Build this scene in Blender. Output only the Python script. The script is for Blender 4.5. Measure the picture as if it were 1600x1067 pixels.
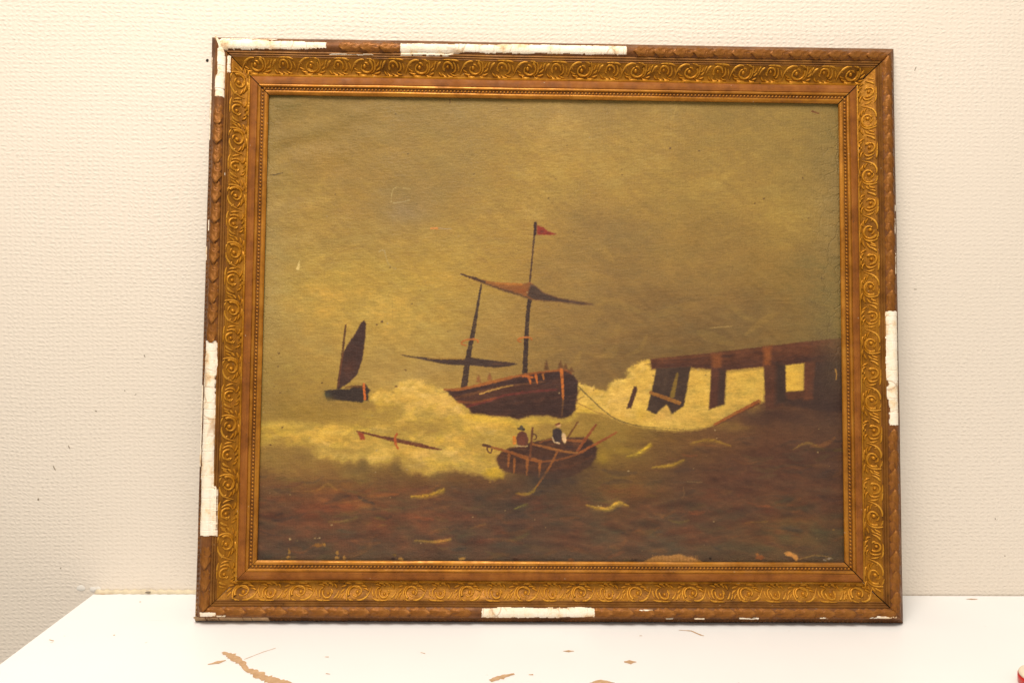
import bpy, bmesh, math, random
import numpy as np
from mathutils import Matrix, Vector, Euler

# ------------------------------------------------------------------ clear
for o in list(bpy.data.objects):
    bpy.data.objects.remove(o, do_unlink=True)
scene = bpy.context.scene
C = scene.collection
random.seed(7)
RNG = np.random.RandomState(11)

# ------------------------------------------------------------------ camera
cam_d = bpy.data.cameras.new('camera')
cam = bpy.data.objects.new('camera', cam_d)
C.objects.link(cam)
yaw, pitch, roll = -0.020744466, -0.065955687, -0.010885412
Rz = Matrix.Rotation(yaw, 3, 'Z'); Rx = Matrix.Rotation(pitch, 3, 'X'); Ry = Matrix.Rotation(roll, 3, 'Y')
R = Rz @ Rx @ Ry
Rb = R @ Matrix(((1, 0, 0), (0, 0, -1), (0, 1, 0)))
cam.matrix_world = Matrix.Translation((-0.0658522, -0.9000727, 0.3712486)) @ Rb.to_4x4()
cam_d.sensor_fit = 'HORIZONTAL'
cam_d.sensor_width = 36.0
cam_d.lens = 1168.7986 / 1600 * 36.0
cam_d.clip_start = 0.01
cam_d.clip_end = 50
scene.camera = cam

# ------------------------------------------------------------------ light
world = bpy.data.worlds.new('World')
scene.world = world
world.use_nodes = True
bg = world.node_tree.nodes['Background']
bg.inputs['Color'].default_value = (1.0, 0.93, 0.83, 1)
bg.inputs['Strength'].default_value = 0.50


def area(name, loc, target, size, power, col):
    d = bpy.data.lights.new(name, 'AREA')
    d.shape = 'SQUARE'
    d.size = size
    d.energy = power
    d.color = col
    o = bpy.data.objects.new(name, d)
    C.objects.link(o)
    o.location = loc
    v = Vector(target) - Vector(loc)
    o.rotation_euler = v.to_track_quat('-Z', 'Y').to_euler()
    return o


area('ceiling_light', (-0.30, -1.02, 2.0), (0.0, -0.1, 0.3), 0.8, 47.0, (1.0, 0.905, 0.785))

scene.view_settings.view_transform = 'Standard'
scene.view_settings.look = 'None'
scene.view_settings.exposure = 0.0
scene.view_settings.gamma = 1.0
scene.cycles.use_denoising = True
scene.cycles.max_bounces = 8

# ------------------------------------------------------------------ helpers
W, H = 0.80, 0.6665589
THETA, PHI = 0.11554768, -0.00225366


def tag(o, label=None, cat=None, group=None, kind=None):
    if label: o['label'] = label
    if cat: o['category'] = cat
    if group: o['group'] = group
    if kind: o['kind'] = kind
    return o


def link(name, me, mat=None, parent=None, loc=None, rot=None):
    o = bpy.data.objects.new(name, me)
    C.objects.link(o)
    if mat is not None and me is not None and len(me.materials) == 0:
        me.materials.append(mat)
    if parent is not None: o.parent = parent
    if loc is not None: o.location = loc
    if rot is not None: o.rotation_euler = rot
    return o


def mesh(name, verts, faces, smooth=True):
    me = bpy.data.meshes.new(name)
    me.from_pydata([tuple(v) for v in verts], [], [tuple(f) for f in faces])
    me.update()
    if smooth:
        me.polygons.foreach_set('use_smooth', [True] * len(me.polygons))
    return me


class NT:
    def __init__(self, name, rough=0.5, metal=0.0, spec=0.5):
        self.m = bpy.data.materials.new(name)
        self.m.use_nodes = True
        self.t = self.m.node_tree
        self.b = self.t.nodes['Principled BSDF']
        self.b.inputs['Roughness'].default_value = rough
        self.b.inputs['Metallic'].default_value = metal
        self.b.inputs['Specular IOR Level'].default_value = spec
        self.tc = self.t.nodes.new('ShaderNodeTexCoord')

    def n(self, kind, **kw):
        x = self.t.nodes.new(kind)
        for k, v in kw.items(): setattr(x, k, v)
        return x

    def l(self, a, b): self.t.links.new(a, b)

    def coord(self, scale=(1, 1, 1), rot=(0, 0, 0), loc=(0, 0, 0), src='Object'):
        mp = self.n('ShaderNodeMapping')
        mp.inputs['Scale'].default_value = scale
        mp.inputs['Rotation'].default_value = rot
        mp.inputs['Location'].default_value = loc
        self.l(self.tc.outputs[src], mp.inputs['Vector'])
        return mp.outputs['Vector']

    def noise(self, scale, detail=4, rough=0.55, vec=None, dist=0.0):
        x = self.n('ShaderNodeTexNoise')
        x.inputs['Scale'].default_value = scale
        x.inputs['Detail'].default_value = detail
        x.inputs['Roughness'].default_value = rough
        x.inputs['Distortion'].default_value = dist
        self.l(vec if vec is not None else self.tc.outputs['Object'], x.inputs['Vector'])
        return x.outputs['Fac']

    def ramp(self, fac, stops):
        x = self.n('ShaderNodeValToRGB')
        e = x.color_ramp.elements
        while len(e) < len(stops): e.new(0.5)
        for k, (p, c) in enumerate(stops):
            e[k].position = p
            e[k].color = (c[0], c[1], c[2], 1)
        self.l(fac, x.inputs['Fac'])
        return x.outputs['Color']

    def mix(self, fac, a, b, mode='MIX'):
        x = self.n('ShaderNodeMix', data_type='RGBA', blend_type=mode)
        for s, v in (('Factor', fac), ('A', a), ('B', b)):
            sock = [i for i in x.inputs if i.name == s and i.type in (('VALUE',) if s == 'Factor' else ('RGBA',))][0]
            if hasattr(v, 'is_linked') or hasattr(v, 'links'): self.l(v, sock)
            elif s == 'Factor': sock.default_value = v
            else: sock.default_value = (v[0], v[1], v[2], 1)
        return [o for o in x.outputs if o.type == 'RGBA'][0]

    def math(self, op, a, b=0.0, clamp=False):
        x = self.n('ShaderNodeMath', operation=op, use_clamp=clamp)
        for i, v in enumerate((a, b)):
            if isinstance(v, (int, float)): x.inputs[i].default_value = v
            else: self.l(v, x.inputs[i])
        return x.outputs[0]

    def bump(self, height, strength=0.3, dist=0.001, prev=None):
        x = self.n('ShaderNodeBump')
        x.inputs['Strength'].default_value = strength
        x.inputs['Distance'].default_value = dist
        self.l(height, x.inputs['Height'])
        if prev is not None: self.l(prev, x.inputs['Normal'])
        return x.outputs['Normal']

    def color(self, c): self.l(c, self.b.inputs['Base Color'])

    def normal(self, nrm): self.l(nrm, self.b.inputs['Normal'])


# ------------------------------------------------------------------ materials
def mat_wall():
    k = NT('woven_wallpaper', 0.75, 0, 0.25)
    pos = k.n('ShaderNodeSeparateXYZ')
    k.l(k.tc.outputs['Object'], pos.inputs[0])
    wob = k.noise(9.0, 3, 0.5, k.coord((1, 1, 1)))
    wob2 = k.noise(105.0, 2, 0.55, k.coord((1, 1, 1.3)))
    z = k.math('ADD', pos.outputs['Z'], k.math('MULTIPLY', k.math('SUBTRACT', wob, 0.5), 0.010))
    z = k.math('ADD', z, k.math('MULTIPLY', k.math('SUBTRACT', wob2, 0.5), 0.0052))
    zr = k.math('DIVIDE', z, 0.0053)
    rows = k.math('SINE', k.math('MULTIPLY', zr, 2 * math.pi))
    wn = k.n('ShaderNodeTexWhiteNoise', noise_dimensions='1D')
    k.l(k.math('FLOOR', k.math('ADD', zr, 0.25)), wn.inputs['W'])
    # broken threads along each row, every row shifted by its own amount
    xs = k.math('ADD', k.math('DIVIDE', pos.outputs['X'], 0.0082), k.math('MULTIPLY', wn.outputs['Value'], 7.0))
    xs = k.math('ADD', xs, k.math('MULTIPLY', k.noise(55, 2, 0.5), 3.0))
    dash = k.math('SINE', k.math('MULTIPLY', xs, 2 * math.pi))
    seg = k.ramp(k.noise(1.0, 2, 0.6, k.coord((60, 1, 150))), [(0.3, (0.15,) * 3), (0.7, (1.0,) * 3)])
    rows = k.math('MULTIPLY', k.math('MULTIPLY', rows, k.math('ADD', 0.52, k.math('MULTIPLY', dash, 0.62))), k.math('ADD', 0.3, seg))
    x = k.math('ADD', pos.outputs['X'], k.math('MULTIPLY', wob2, 0.004))
    cols = k.math('SINE', k.math('MULTIPLY', x, 2 * math.pi / 0.0058))
    hgt = k.math('ADD', rows, k.math('MULTIPLY', cols, 0.22))
    hgt = k.math('ADD', hgt, k.math('MULTIPLY', k.noise(300, 3, 0.65), 1.7))
    area_mask = k.ramp(k.noise(3.2, 2), [(0.3, (0.55,) * 3), (0.7, (1.0,) * 3)])
    hgt = k.math('MULTIPLY', hgt, area_mask)
    k.normal(k.bump(hgt, 0.52, 0.00046))
    base = k.ramp(k.noise(2.1, 3), [(0.3, (0.790, 0.706, 0.606)), (0.7, (0.820, 0.736, 0.642))])
    stain = k.ramp(k.noise(28, 4, 0.6), [(0.62, (0, 0, 0)), (0.8, (1, 1, 1))])
    base = k.mix(k.math('MULTIPLY', stain, 0.12), base, (0.74, 0.62, 0.47))
    speck = k.ramp(k.noise(240, 2, 0.5), [(0.755, (0, 0, 0)), (0.79, (1, 1, 1))])
    base = k.mix(k.math('MULTIPLY', speck, 0.35), base, (0.45, 0.37, 0.27))
    k.color(base)
    return k.m


def mat_table():
    k = NT('white_laminate', 0.38, 0, 0.4)
    base = k.ramp(k.noise(4, 3), [(0.3, (0.84, 0.845, 0.855)), (0.7, (0.87, 0.875, 0.885))])
    vec = k.coord((1, 1, 1))
    speck = k.ramp(k.noise(75, 3, 0.5, vec), [(0.735, (0, 0, 0)), (0.77, (1, 1, 1))])
    base = k.mix(k.math('MULTIPLY', speck, 0.35), base, (0.45, 0.38, 0.30))
    # hairline scratches
    sv = k.coord((14, 160, 1), (0, 0, 0.5))
    scr = k.ramp(k.noise(1.0, 2, 0.5, sv, 0.4), [(0.745, (0, 0, 0)), (0.765, (1, 1, 1))])
    base = k.mix(k.math('MULTIPLY', scr, 0.16), base, (0.55, 0.48, 0.40))
    k.color(base)
    k.normal(k.bump(k.noise(220, 3), 0.08, 0.0004))
    return k.m


def mat_chip():
    k = NT('bare_chipboard', 0.8, 0, 0.2)
    k.color(k.ramp(k.noise(160, 4, 0.7), [(0.3, (0.44, 0.27, 0.145)), (0.7, (0.60, 0.41, 0.25))]))
    k.normal(k.bump(k.noise(500, 3), 0.3, 0.0005))
    return k.m


def mat_gilt(name, dark, mid, light, metal=0.25, rough=0.42, dust=0.0, flake=0.25, worn=0.0):
    k = NT(name, rough, metal + 0.12, 0.22)
    n1 = k.noise(38, 5, 0.65)
    col = k.ramp(n1, [(0.28, dark), (0.5, mid), (0.74, light)])
    # streaks running along the moulding
    st = k.noise(1.0, 4, 0.6, k.coord((22, 700, 700)))
    col = k.mix(k.math('MULTIPLY', k.ramp(st, [(0.42, (0, 0, 0)), (0.75, (1, 1, 1))]), 0.38), col,
                tuple(0.55 * a for a in dark))
    # rubbed spots where the red bole shows
    rb = k.ramp(k.noise(95, 4, 0.6), [(0.58, (0, 0, 0)), (0.70, (1, 1, 1))])
    col = k.mix(k.math('MULTIPLY', rb, flake), col, (0.25, 0.085, 0.04))
    if dust > 0:
        du = k.ramp(k.noise(60, 5, 0.7), [(0.35, (0, 0, 0)), (0.65, (1, 1, 1))])
        geo = k.n('ShaderNodeNewGeometry')
        sp = k.n('ShaderNodeSeparateXYZ')
        k.l(geo.outputs['Normal'], sp.inputs[0])
        up = k.math('MULTIPLY', sp.outputs['Z'], 1.0, True)
        col = k.mix(k.math('MULTIPLY', k.math('MULTIPLY', du, up), dust), col, (0.42, 0.34, 0.25))
    # pale chips
    ch = k.ramp(k.noise(330, 2, 0.5), [(0.74, (0, 0, 0)), (0.77, (1, 1, 1))])
    col = k.mix(k.math('MULTIPLY', ch, 0.5), col, (0.62, 0.50, 0.34))
    dk = k.ramp(k.noise(210, 3, 0.6), [(0.66, (0, 0, 0)), (0.72, (1, 1, 1))])
    col = k.mix(k.math('MULTIPLY', dk, 0.55), col, (0.05, 0.028, 0.012))
    k.color(col)
    r = k.ramp(k.noise(70, 3), [(0.3, (rough - 0.1,) * 3), (0.7, (rough + 0.18,) * 3)])
    k.l(r, k.b.inputs['Roughness'])
    nr = k.bump(k.noise(420, 4, 0.7), 0.35, 0.0005)
    if worn > 0: nr = k.bump(k.noise(150, 4, 0.65, None, 0.6), worn, 0.0016, nr)
    k.normal(nr)
    return k.m


def mat_gesso():
    k = NT('bare_gesso', 0.8, 0, 0.2)
    st = k.noise(55, 5, 0.7)
    col = k.ramp(st, [(0.34, (0.90, 0.82, 0.70)), (0.52, (0.88, 0.775, 0.61)), (0.63, (0.80, 0.60, 0.38)), (0.75, (0.46, 0.26, 0.12))])
    vo = k.n('ShaderNodeTexVoronoi', feature='DISTANCE_TO_EDGE')
    vo.inputs['Scale'].default_value = 62
    nd = k.noise(60, 3)
    mx = k.n('ShaderNodeVectorMath', operation='ADD')
    k.l(k.coord((1, 0.35, 0.35)), mx.inputs[0])
    cmb = k.n('ShaderNodeCombineXYZ')
    k.l(k.math('MULTIPLY', nd, 0.012), cmb.inputs[0])
    k.l(cmb.outputs[0], mx.inputs[1])
    k.l(mx.outputs[0], vo.inputs['Vector'])
    cr = k.ramp(vo.outputs['Distance'], [(0.0, (1, 1, 1)), (0.035, (0, 0, 0))])
    patch = k.ramp(k.noise(30, 2), [(0.45, (0, 0, 0)), (0.6, (1, 1, 1))])
    col = k.mix(k.math('MULTIPLY', k.math('MULTIPLY', cr, patch), 0.7), col, (0.45, 0.26, 0.13))
    k.color(col)
    k.normal(k.bump(k.noise(260, 4, 0.7), 0.5, 0.0007))
    return k.m


def mat_plain(name, c, rough=0.6, var=0.15, scale=80, spec=0.4):
    k = NT(name, rough, 0, spec)
    k.color(k.ramp(k.noise(scale, 4), [(0.3, tuple(a * (1 - var) for a in c)), (0.7, tuple(min(1, a * (1 + var)) for a in c))]))
    k.normal(k.bump(k.noise(scale * 4, 3), 0.2, 0.0004))
    return k.m


def mat_canvas():
    k = NT('oil_on_canvas', 0.5, 0, 0.22)
    at = k.n('ShaderNodeAttribute', attribute_name='paint')
    ck = k.n('ShaderNodeAttribute', attribute_name='crackle')
    vec = k.coord((1, 1, 1))
    fine = k.ramp(k.noise(900, 3, 0.7, vec), [(0.25, (0.80,) * 3), (0.75, (1.18,) * 3)])
    thr = k.ramp(k.noise(1.0, 3, 0.6, k.coord((130, 1500, 1))), [(0.3, (0.90,) * 3), (0.7, (1.10,) * 3)])
    col = k.mix(1.0, k.mix(1.0, at.outputs['Color'], fine, 'MULTIPLY'), thr, 'MULTIPLY')
    # weave
    sp = k.n('ShaderNodeSeparateXYZ')
    k.l(vec, sp.inputs[0])
    wv = k.math('ADD', k.math('SINE', k.math('MULTIPLY', sp.outputs['Y'], 2 * math.pi / 0.0015)),
                k.math('SINE', k.math('MULTIPLY', sp.outputs['X'], 2 * math.pi / 0.0017)))
    hgt = k.math('ADD', k.math('MULTIPLY', wv, 0.12), k.math('MULTIPLY', k.noise(1.0, 4, 0.65, k.coord((180, 420, 1))), 1.6))
    nrm = k.bump(hgt, 0.6, 0.0007)
    # crackle: short broken lines, strongest at the worn edges
    vo = k.n('ShaderNodeTexVoronoi', feature='DISTANCE_TO_EDGE')
    vo.inputs['Scale'].default_value = 58
    add = k.n('ShaderNodeVectorMath', operation='ADD')
    k.l(k.coord((1.0, 0.8, 1)), add.inputs[0])
    nv = k.n('ShaderNodeTexNoise')
    nv.inputs['Scale'].default_value = 90
    nv.inputs['Detail'].default_value = 3
    k.l(vec, nv.inputs['Vector'])
    sc = k.n('ShaderNodeVectorMath', operation='SCALE')
    sc.inputs['Scale'].default_value = 0.02
    k.l(nv.outputs['Color'], sc.inputs[0])
    k.l(sc.outputs[0], add.inputs[1])
    k.l(add.outputs[0], vo.inputs['Vector'])
    edge = k.ramp(vo.outputs['Distance'], [(0.0, (0, 0, 0)), (0.07, (1, 1, 1))])
    e = k.math('MULTIPLY', edge, ck.outputs['Fac'])
    nrm = k.bump(e, 0.55, 0.0011, nrm)
    k.normal(nrm)
    line_ = k.ramp(vo.outputs['Distance'], [(0.0, (1, 1, 1)), (0.028, (0, 0, 0))])
    brk = k.ramp(k.noise(45, 2), [(0.42, (0, 0, 0)), (0.55, (1, 1, 1))])
    dirt = k.math('MULTIPLY', k.math('MULTIPLY', line_, brk), k.math('MULTIPLY', ck.outputs['Fac'], 0.12))
    k.color(k.mix(dirt, col, (0.06, 0.045, 0.02)))
    rr = k.ramp(k.noise(25, 3), [(0.3, (0.42,) * 3), (0.7, (0.62,) * 3)])
    k.l(rr, k.b.inputs['Roughness'])
    return k.m


M = dict(
    wall=mat_wall(), table=mat_table(), chip=mat_chip(), gesso=mat_gesso(), canvas=mat_canvas(),
    side=mat_gilt('shade_toned_bronze', (0.075, 0.027, 0.007), (0.15, 0.057, 0.014), (0.23, 0.092, 0.024), 0.12, 0.5),  # brown bronze, darkened to paint in the shade on the outer sides
    leaf=mat_gilt('red_brown_bronze', (0.085, 0.029, 0.007), (0.245, 0.088, 0.013), (0.39, 0.16, 0.028), 0.18, 0.42, 0.03, 0.22, 0.7),
    fillet=mat_gilt('dark_gilt', (0.12, 0.045, 0.008), (0.23, 0.093, 0.016), (0.33, 0.145, 0.026), 0.10, 0.56, 0.10),
    gold=mat_gilt('ochre_gilt', (0.23, 0.088, 0.005), (0.47, 0.195, 0.010), (0.64, 0.33, 0.040), 0.30, 0.40, 0.05, 0.18, 0.5),
    red=mat_gilt('copper_bole', (0.15, 0.046, 0.006), (0.26, 0.084, 0.011), (0.36, 0.13, 0.02), -0.10, 0.64, 0.03, 0.28),
    ochre=mat_gilt('orange_gilt', (0.25, 0.09, 0.008), (0.41, 0.16, 0.015), (0.50, 0.215, 0.026), 0.28, 0.38, 0.14),
    ground=mat_gilt('shaded_gilt_ground', (0.13, 0.048, 0.003), (0.30, 0.118, 0.006), (0.45, 0.20, 0.013), 0.22, 0.45, 0.06, 0.16, 0.5),  # gilt darkened to paint shade into the hollow behind the scrolls
    roll=mat_gilt('shaded_red_ground', (0.09, 0.032, 0.010), (0.19, 0.07, 0.018), (0.28, 0.115, 0.03), 0.1, 0.5, 0.1),  # darker than the leaves: shade painted into the roll beneath them
    seat=mat_gilt('shaded_bead_ground', (0.10, 0.035, 0.006), (0.18, 0.07, 0.012), (0.26, 0.11, 0.02), 0.15, 0.5, 0.15),  # shade around the beads painted into the seat colour
    wood=mat_plain('bare_pine', (0.43, 0.27, 0.14), 0.75, 0.2, 120),
    board=mat_plain('backing_brown', (0.10, 0.065, 0.04), 0.85),
    red_plastic=mat_plain('red_plastic', (0.55, 0.03, 0.025), 0.35, 0.05),
    cream=mat_plain('cream_lid', (0.80, 0.70, 0.55), 0.5, 0.04),
    sealant=mat_plain('old_sealant', (0.70, 0.60, 0.43), 0.6, 0.18, 60),
    plaster=mat_plain('white_filler', (0.84, 0.80, 0.74), 0.8, 0.05),
    hole=mat_plain('dark_hole', (0.02, 0.016, 0.012), 0.9),
    smudge=mat_plain('grey_smudge', (0.28, 0.23, 0.17), 0.9, 0.25, 400),
)

# ------------------------------------------------------------------ wall
def box_mesh(name, x0, x1, y0, y1, z0, z1, bevel=0.0, seg=2):
    bm = bmesh.new()
    bmesh.ops.create_cube(bm, size=1.0)
    for v in bm.verts:
        v.co = Vector((x0 + (v.co.x + .5) * (x1 - x0), y0 + (v.co.y + .5) * (y1 - y0), z0 + (v.co.z + .5) * (z1 - z0)))
    if bevel > 0:
        bmesh.ops.bevel(bm, geom=list(bm.edges), offset=bevel, segments=seg, affect='EDGES', profile=0.6)
    me = bpy.data.meshes.new(name)
    bm.to_mesh(me)
    bm.free()
    return me


wall = link('wall', box_mesh('wall', -1.7, 1.7, 0.0, 0.12, -0.95, 1.9), M['wall'])
tag(wall, kind='structure')


def blob(name, pts_n, rx, ry, seed, thick, mat, parent, loc, rot, jag=0.25):
    r = random.Random(seed)
    ph = [r.uniform(0, 6.28) for _ in range(4)]
    ring = []
    for i in range(pts_n):
        a = 2 * math.pi * i / pts_n
        k = 1 + jag * (0.5 * math.sin(2 * a + ph[0]) + 0.3 * math.sin(3 * a + ph[1]) + 0.3 * math.sin(5 * a + ph[2])) + r.uniform(-jag, jag) * 0.3
        ring.append((rx * k * math.cos(a), ry * k * math.sin(a)))
    v = [(x, y, 0) for x, y in ring] + [(x * .8, y * .8, thick) for x, y in ring] + [(0, 0, thick * 1.1)]
    f = []
    for i in range(pts_n):
        j = (i + 1) % pts_n
        f.append((i, j, pts_n + j, pts_n + i))
        f.append((pts_n + i, pts_n + j, 2 * pts_n))
    return link(name, mesh(name, v, f), mat, parent, loc, rot)


WR = (math.pi / 2, 0, 0)      # local +Z towards the camera (-Y)
blob('nail_hole', 10, .0017, .0019, 1, .0003, M['hole'], wall, (-0.4065, -0.0003, 0.6368), WR, .1)
for i, (x, z, a, b, t) in enumerate([(-.5969, .1539, .0012, .0045, -.5), (-.6171, .1154, .0016, .0026, -.3), (-.5787, .1798, .0010, .0034, -.5),
                                     (-.4864, .2903, .0009, .0028, -.5), (-.5456, .2235, .0024, .0009, .4), (-.5108, .2485, .0011, .0011, 0),
                                     (-.5928, .0309, .0012, .0012, 0), (.5553, .0973, .0010, .0014, -.4), (.4416, .3799, .003, .0006, .1),
                                     (.4293, .6412, .0006, .0042, .4), (.57, .0503, .0009, .0011, 0), (-.498, .2440, .0025, .0005, -.6)]):
    blob('scuff', 9, a * .65, b * .65, 20 + i, .0002, M['smudge'], wall, (x, -0.0002, z), (math.pi / 2, t, 0), .35)

# ------------------------------------------------------------------ worktop
top = bpy.data.objects.new('worktop', None)
C.objects.link(top)
tag(top, 'white worktop with brown chips and scratches, pushed against the wall', 'table')
TX0 = -0.5527
link('panel', box_mesh('worktop_panel', TX0, 1.25, -0.62, -0.0015, -0.032, 0.0, 0.0012), M['table'], top)


def stroke_mesh(name, pts, widths, z, seed, jag=0.35):
    """flat chip along a polyline, ragged on both sides"""
    r = random.Random(seed)
    P = [Vector((a, b)) for a, b in pts]
    out = []
    for i in range(len(P) - 1):
        n = max(2, int((P[i + 1] - P[i]).length / 0.0022))
        for q in range(n):
            t = q / n
            out.append((P[i].lerp(P[i + 1], t), widths[i] * (1 - t) + widths[i + 1] * t))
    out.append((P[-1], widths[-1]))
    L, Rr = [], []
    for i, (c, w) in enumerate(out):
        d = (out[min(i + 1, len(out) - 1)][0] - out[max(i - 1, 0)][0]).normalized()
        n = Vector((-d.y, d.x))
        L.append(c + n * w * (1 + r.uniform(-jag, jag)))
        Rr.append(c - n * w * (1 + r.uniform(-jag, jag)))
    v = [(p.x, p.y, z) for p in L] + [(p.x, p.y, z) for p in Rr]
    k = len(L)
    return mesh(name, v, [(k + i, k + i + 1, i + 1, i) for i in range(k - 1)], False)


chips = [
    ([(-.3435, -.1505), (-.3322, -.1575), (-.316, -.1735), (-.3075, -.1855), (-.2996, -.1895), (-.286, -.201), (-.266, -.2105), (-.25, -.2155)], [.002, .0052, .0042, .0024, .0058, .0062, .0066, .003]),
    ([(-.349, -.1755), (-.3401, -.1715), (-.334, -.1675)], [.0008, .0032, .0008]),
    ([(-.552, -.0035), (-.5395, -.0032), (-.5275, -.0035)], [.0006, .0028, .0006]),
    ([(-.069, -.2068), (-.058, -.2), (-.0455, -.1935)], [.0026, .0042, .0016]),
    ([(-.0315, -.1955), (-.027, -.1955)], [.0006, .0013]),
    ([(.0065, -.1474), (.012, -.1474), (.0178, -.1474)], [.0004, .0022, .0004]),
    ([(.066, -.1702), (.072, -.1702), (.0785, -.1702)], [.0012, .0042, .0008]),
    ([(.026, -.2112), (.0378, -.2085), (.05, -.2112)], [.001, .004, .001]),
    ([(.139, -.0985), (.152, -.1005), (.1605, -.1105), (.163, -.1125)], [.0004, .0012, .0017, .0008]),
    ([(.516, -.0128), (.523, -.0130), (.530, -.0128)], [.0004, .0020, .0004]),
    ([(-.4865, -.0263), (-.4845, -.0263)], [.0010, .0010]),
    ([(-.4735, -.1126), (-.4715, -.1126)], [.0009, .0009]),
    ([(-.535, -.1235), (-.5285, -.126)], [.0005, .0008]),
    ([(.0925, -.1124), (.0955, -.1124)], [.0006, .0006]),
    ([(-.237, -.1601), (-.233, -.1601)], [.0004, .0008]),
    ([(-.2285, -.1933), (-.224, -.1945)], [.0008, .0004]),
    ([(-.141, -.1505), (-.136, -.153)], [.0005, .0008]),
    ([(-.3165, -.1655), (-.302, -.1495), (-.292, -.1415)], [.0004, .0004, .0003]),
    ([(.1595, -.213), (.170, -.213)], [.0008, .0024]),
]
for i, (pts, wd) in enumerate(chips):
    link('chip', stroke_mesh('chip', pts, [q * .82 for q in wd], 0.0003, 50 + i), M['chip'], top)
# cream joint between panel and wall, left of the picture
v, f = [], []
n = 60
for i in range(n + 1):
    x = TX0 + 0.002 + (0.175) * i / n
    w = 0.0042 + 0.0008 * math.sin(i * 1.7) + random.uniform(-.0004, .0004)
    for a in range(5):
        t = a / 4 * math.pi / 2
        v.append((x, -0.0003 - w * math.cos(t) * .8, 0.0002 + w * math.sin(t)))
for i in range(n):
    for a in range(4):
        f.append((i * 5 + a, (i + 1) * 5 + a, (i + 1) * 5 + a + 1, i * 5 + a + 1))
link('joint_strip', mesh('joint_strip', v, f), M['sealant'], top)
blob('filler_spot', 12, .0048, .0042, 3, .0004, M['plaster'], wall, (-.5690, -0.0003, .0062), WR, .2)
blob('filler_spot', 12, .0042, .0036, 4, .0004, M['plaster'], wall, (-.5545, -0.0003, .0046), WR, .2)
blob('filler_spot', 12, .0036, .0032, 5, .0004, M['plaster'], wall, (-.5480, -0.0003, .0050), WR, .2)
blob('dirt_spot', 9, .0042, .0013, 6, .0003, M['smudge'], top, (-.4863, -0.0046, .0028), WR, .3)

# ------------------------------------------------------------------ red cap at the right edge
def lathe(name, prof, seg=48):
    v, f = [], []
    for (r, z) in prof:
        for i in range(seg):
            a = 2 * math.pi * i / seg
            v.append((r * math.cos(a), r * math.sin(a), z))
    for k in range(len(prof) - 1):
        for i in range(seg):
            j = (i + 1) % seg
            f.append((k * seg + i, k * seg + j, (k + 1) * seg + j, (k + 1) * seg + i))
    f.append([i for i in range(seg)][::-1])
    f.append([(len(prof) - 1) * seg + i for i in range(seg)])
    return mesh(name, v, f)


cap = bpy.data.objects.new('round_tub', None)
C.objects.link(cap)
cap.location = (0.4600, -0.2185, 0.0)
tag(cap, 'small round red tub with cream lid, cut off by lower right corner', 'tub')
link('body', lathe('tub_body', [(.0190, .0), (.0203, .001), (.0209, .0060), (.0209, .0092)]), M['red_plastic'], cap)
link('lid', lathe('tub_lid', [(.0200, .0093), (.0203, .0100), (.0203, .0112), (.0196, .0125), (.0176, .0132), (.004, .0134)]), M['cream'], cap)

# ------------------------------------------------------------------ framed painting
root = bpy.data.objects.new('framed_painting', None)
C.objects.link(root)
root.matrix_world = (Matrix.Translation((0, -0.0779918, 0.0003)) @ Matrix.Rotation(PHI, 4, 'Z') @
                     Matrix.Rotation(math.pi / 2 - THETA, 4, 'X'))
tag(root, 'marine oil painting of ships by a pier in a chipped gilt frame', 'painting')

mm = 0.001
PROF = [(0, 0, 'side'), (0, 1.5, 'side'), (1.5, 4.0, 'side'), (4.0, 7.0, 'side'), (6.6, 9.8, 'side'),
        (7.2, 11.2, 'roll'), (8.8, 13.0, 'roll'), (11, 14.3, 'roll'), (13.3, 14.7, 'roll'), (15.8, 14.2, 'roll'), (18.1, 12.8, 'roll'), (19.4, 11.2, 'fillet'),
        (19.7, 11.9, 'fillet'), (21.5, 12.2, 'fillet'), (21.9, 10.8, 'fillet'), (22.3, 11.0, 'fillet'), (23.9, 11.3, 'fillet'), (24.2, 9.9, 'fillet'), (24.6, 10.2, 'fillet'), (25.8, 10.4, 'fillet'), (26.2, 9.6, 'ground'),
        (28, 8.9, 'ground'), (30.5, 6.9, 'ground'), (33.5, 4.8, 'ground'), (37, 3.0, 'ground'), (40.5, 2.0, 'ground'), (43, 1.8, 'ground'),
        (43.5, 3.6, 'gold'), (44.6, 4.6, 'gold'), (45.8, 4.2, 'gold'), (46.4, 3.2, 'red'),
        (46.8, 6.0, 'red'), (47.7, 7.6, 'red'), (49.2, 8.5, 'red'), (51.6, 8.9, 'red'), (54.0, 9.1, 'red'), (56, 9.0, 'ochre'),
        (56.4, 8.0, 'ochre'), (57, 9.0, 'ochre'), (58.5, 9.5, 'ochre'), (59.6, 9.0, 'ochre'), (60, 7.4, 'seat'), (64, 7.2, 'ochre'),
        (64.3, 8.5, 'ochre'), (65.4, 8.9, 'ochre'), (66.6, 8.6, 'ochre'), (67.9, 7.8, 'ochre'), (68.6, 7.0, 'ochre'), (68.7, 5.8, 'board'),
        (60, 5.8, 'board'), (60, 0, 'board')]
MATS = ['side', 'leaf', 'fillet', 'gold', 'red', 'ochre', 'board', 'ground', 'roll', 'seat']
PU = np.array([q[0] for q in PROF[:48]], float)
PZ = np.array([q[1] for q in PROF[:48]], float)


def pz(u): return float(np.interp(u, PU[1:], PZ[1:]))


def pn(u, smooth=1.6):
    dz = (pz(u + smooth) - pz(u - smooth)) / (2 * smooth)
    k = 1 / math.hypot(1, dz)
    return (-dz * k, k)                     # (du, dz)


def smoothstep(a, b, x):
    t = min(1, max(0, (x - a) / (b - a)))
    return t * t * (3 - 2 * t)


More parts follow.
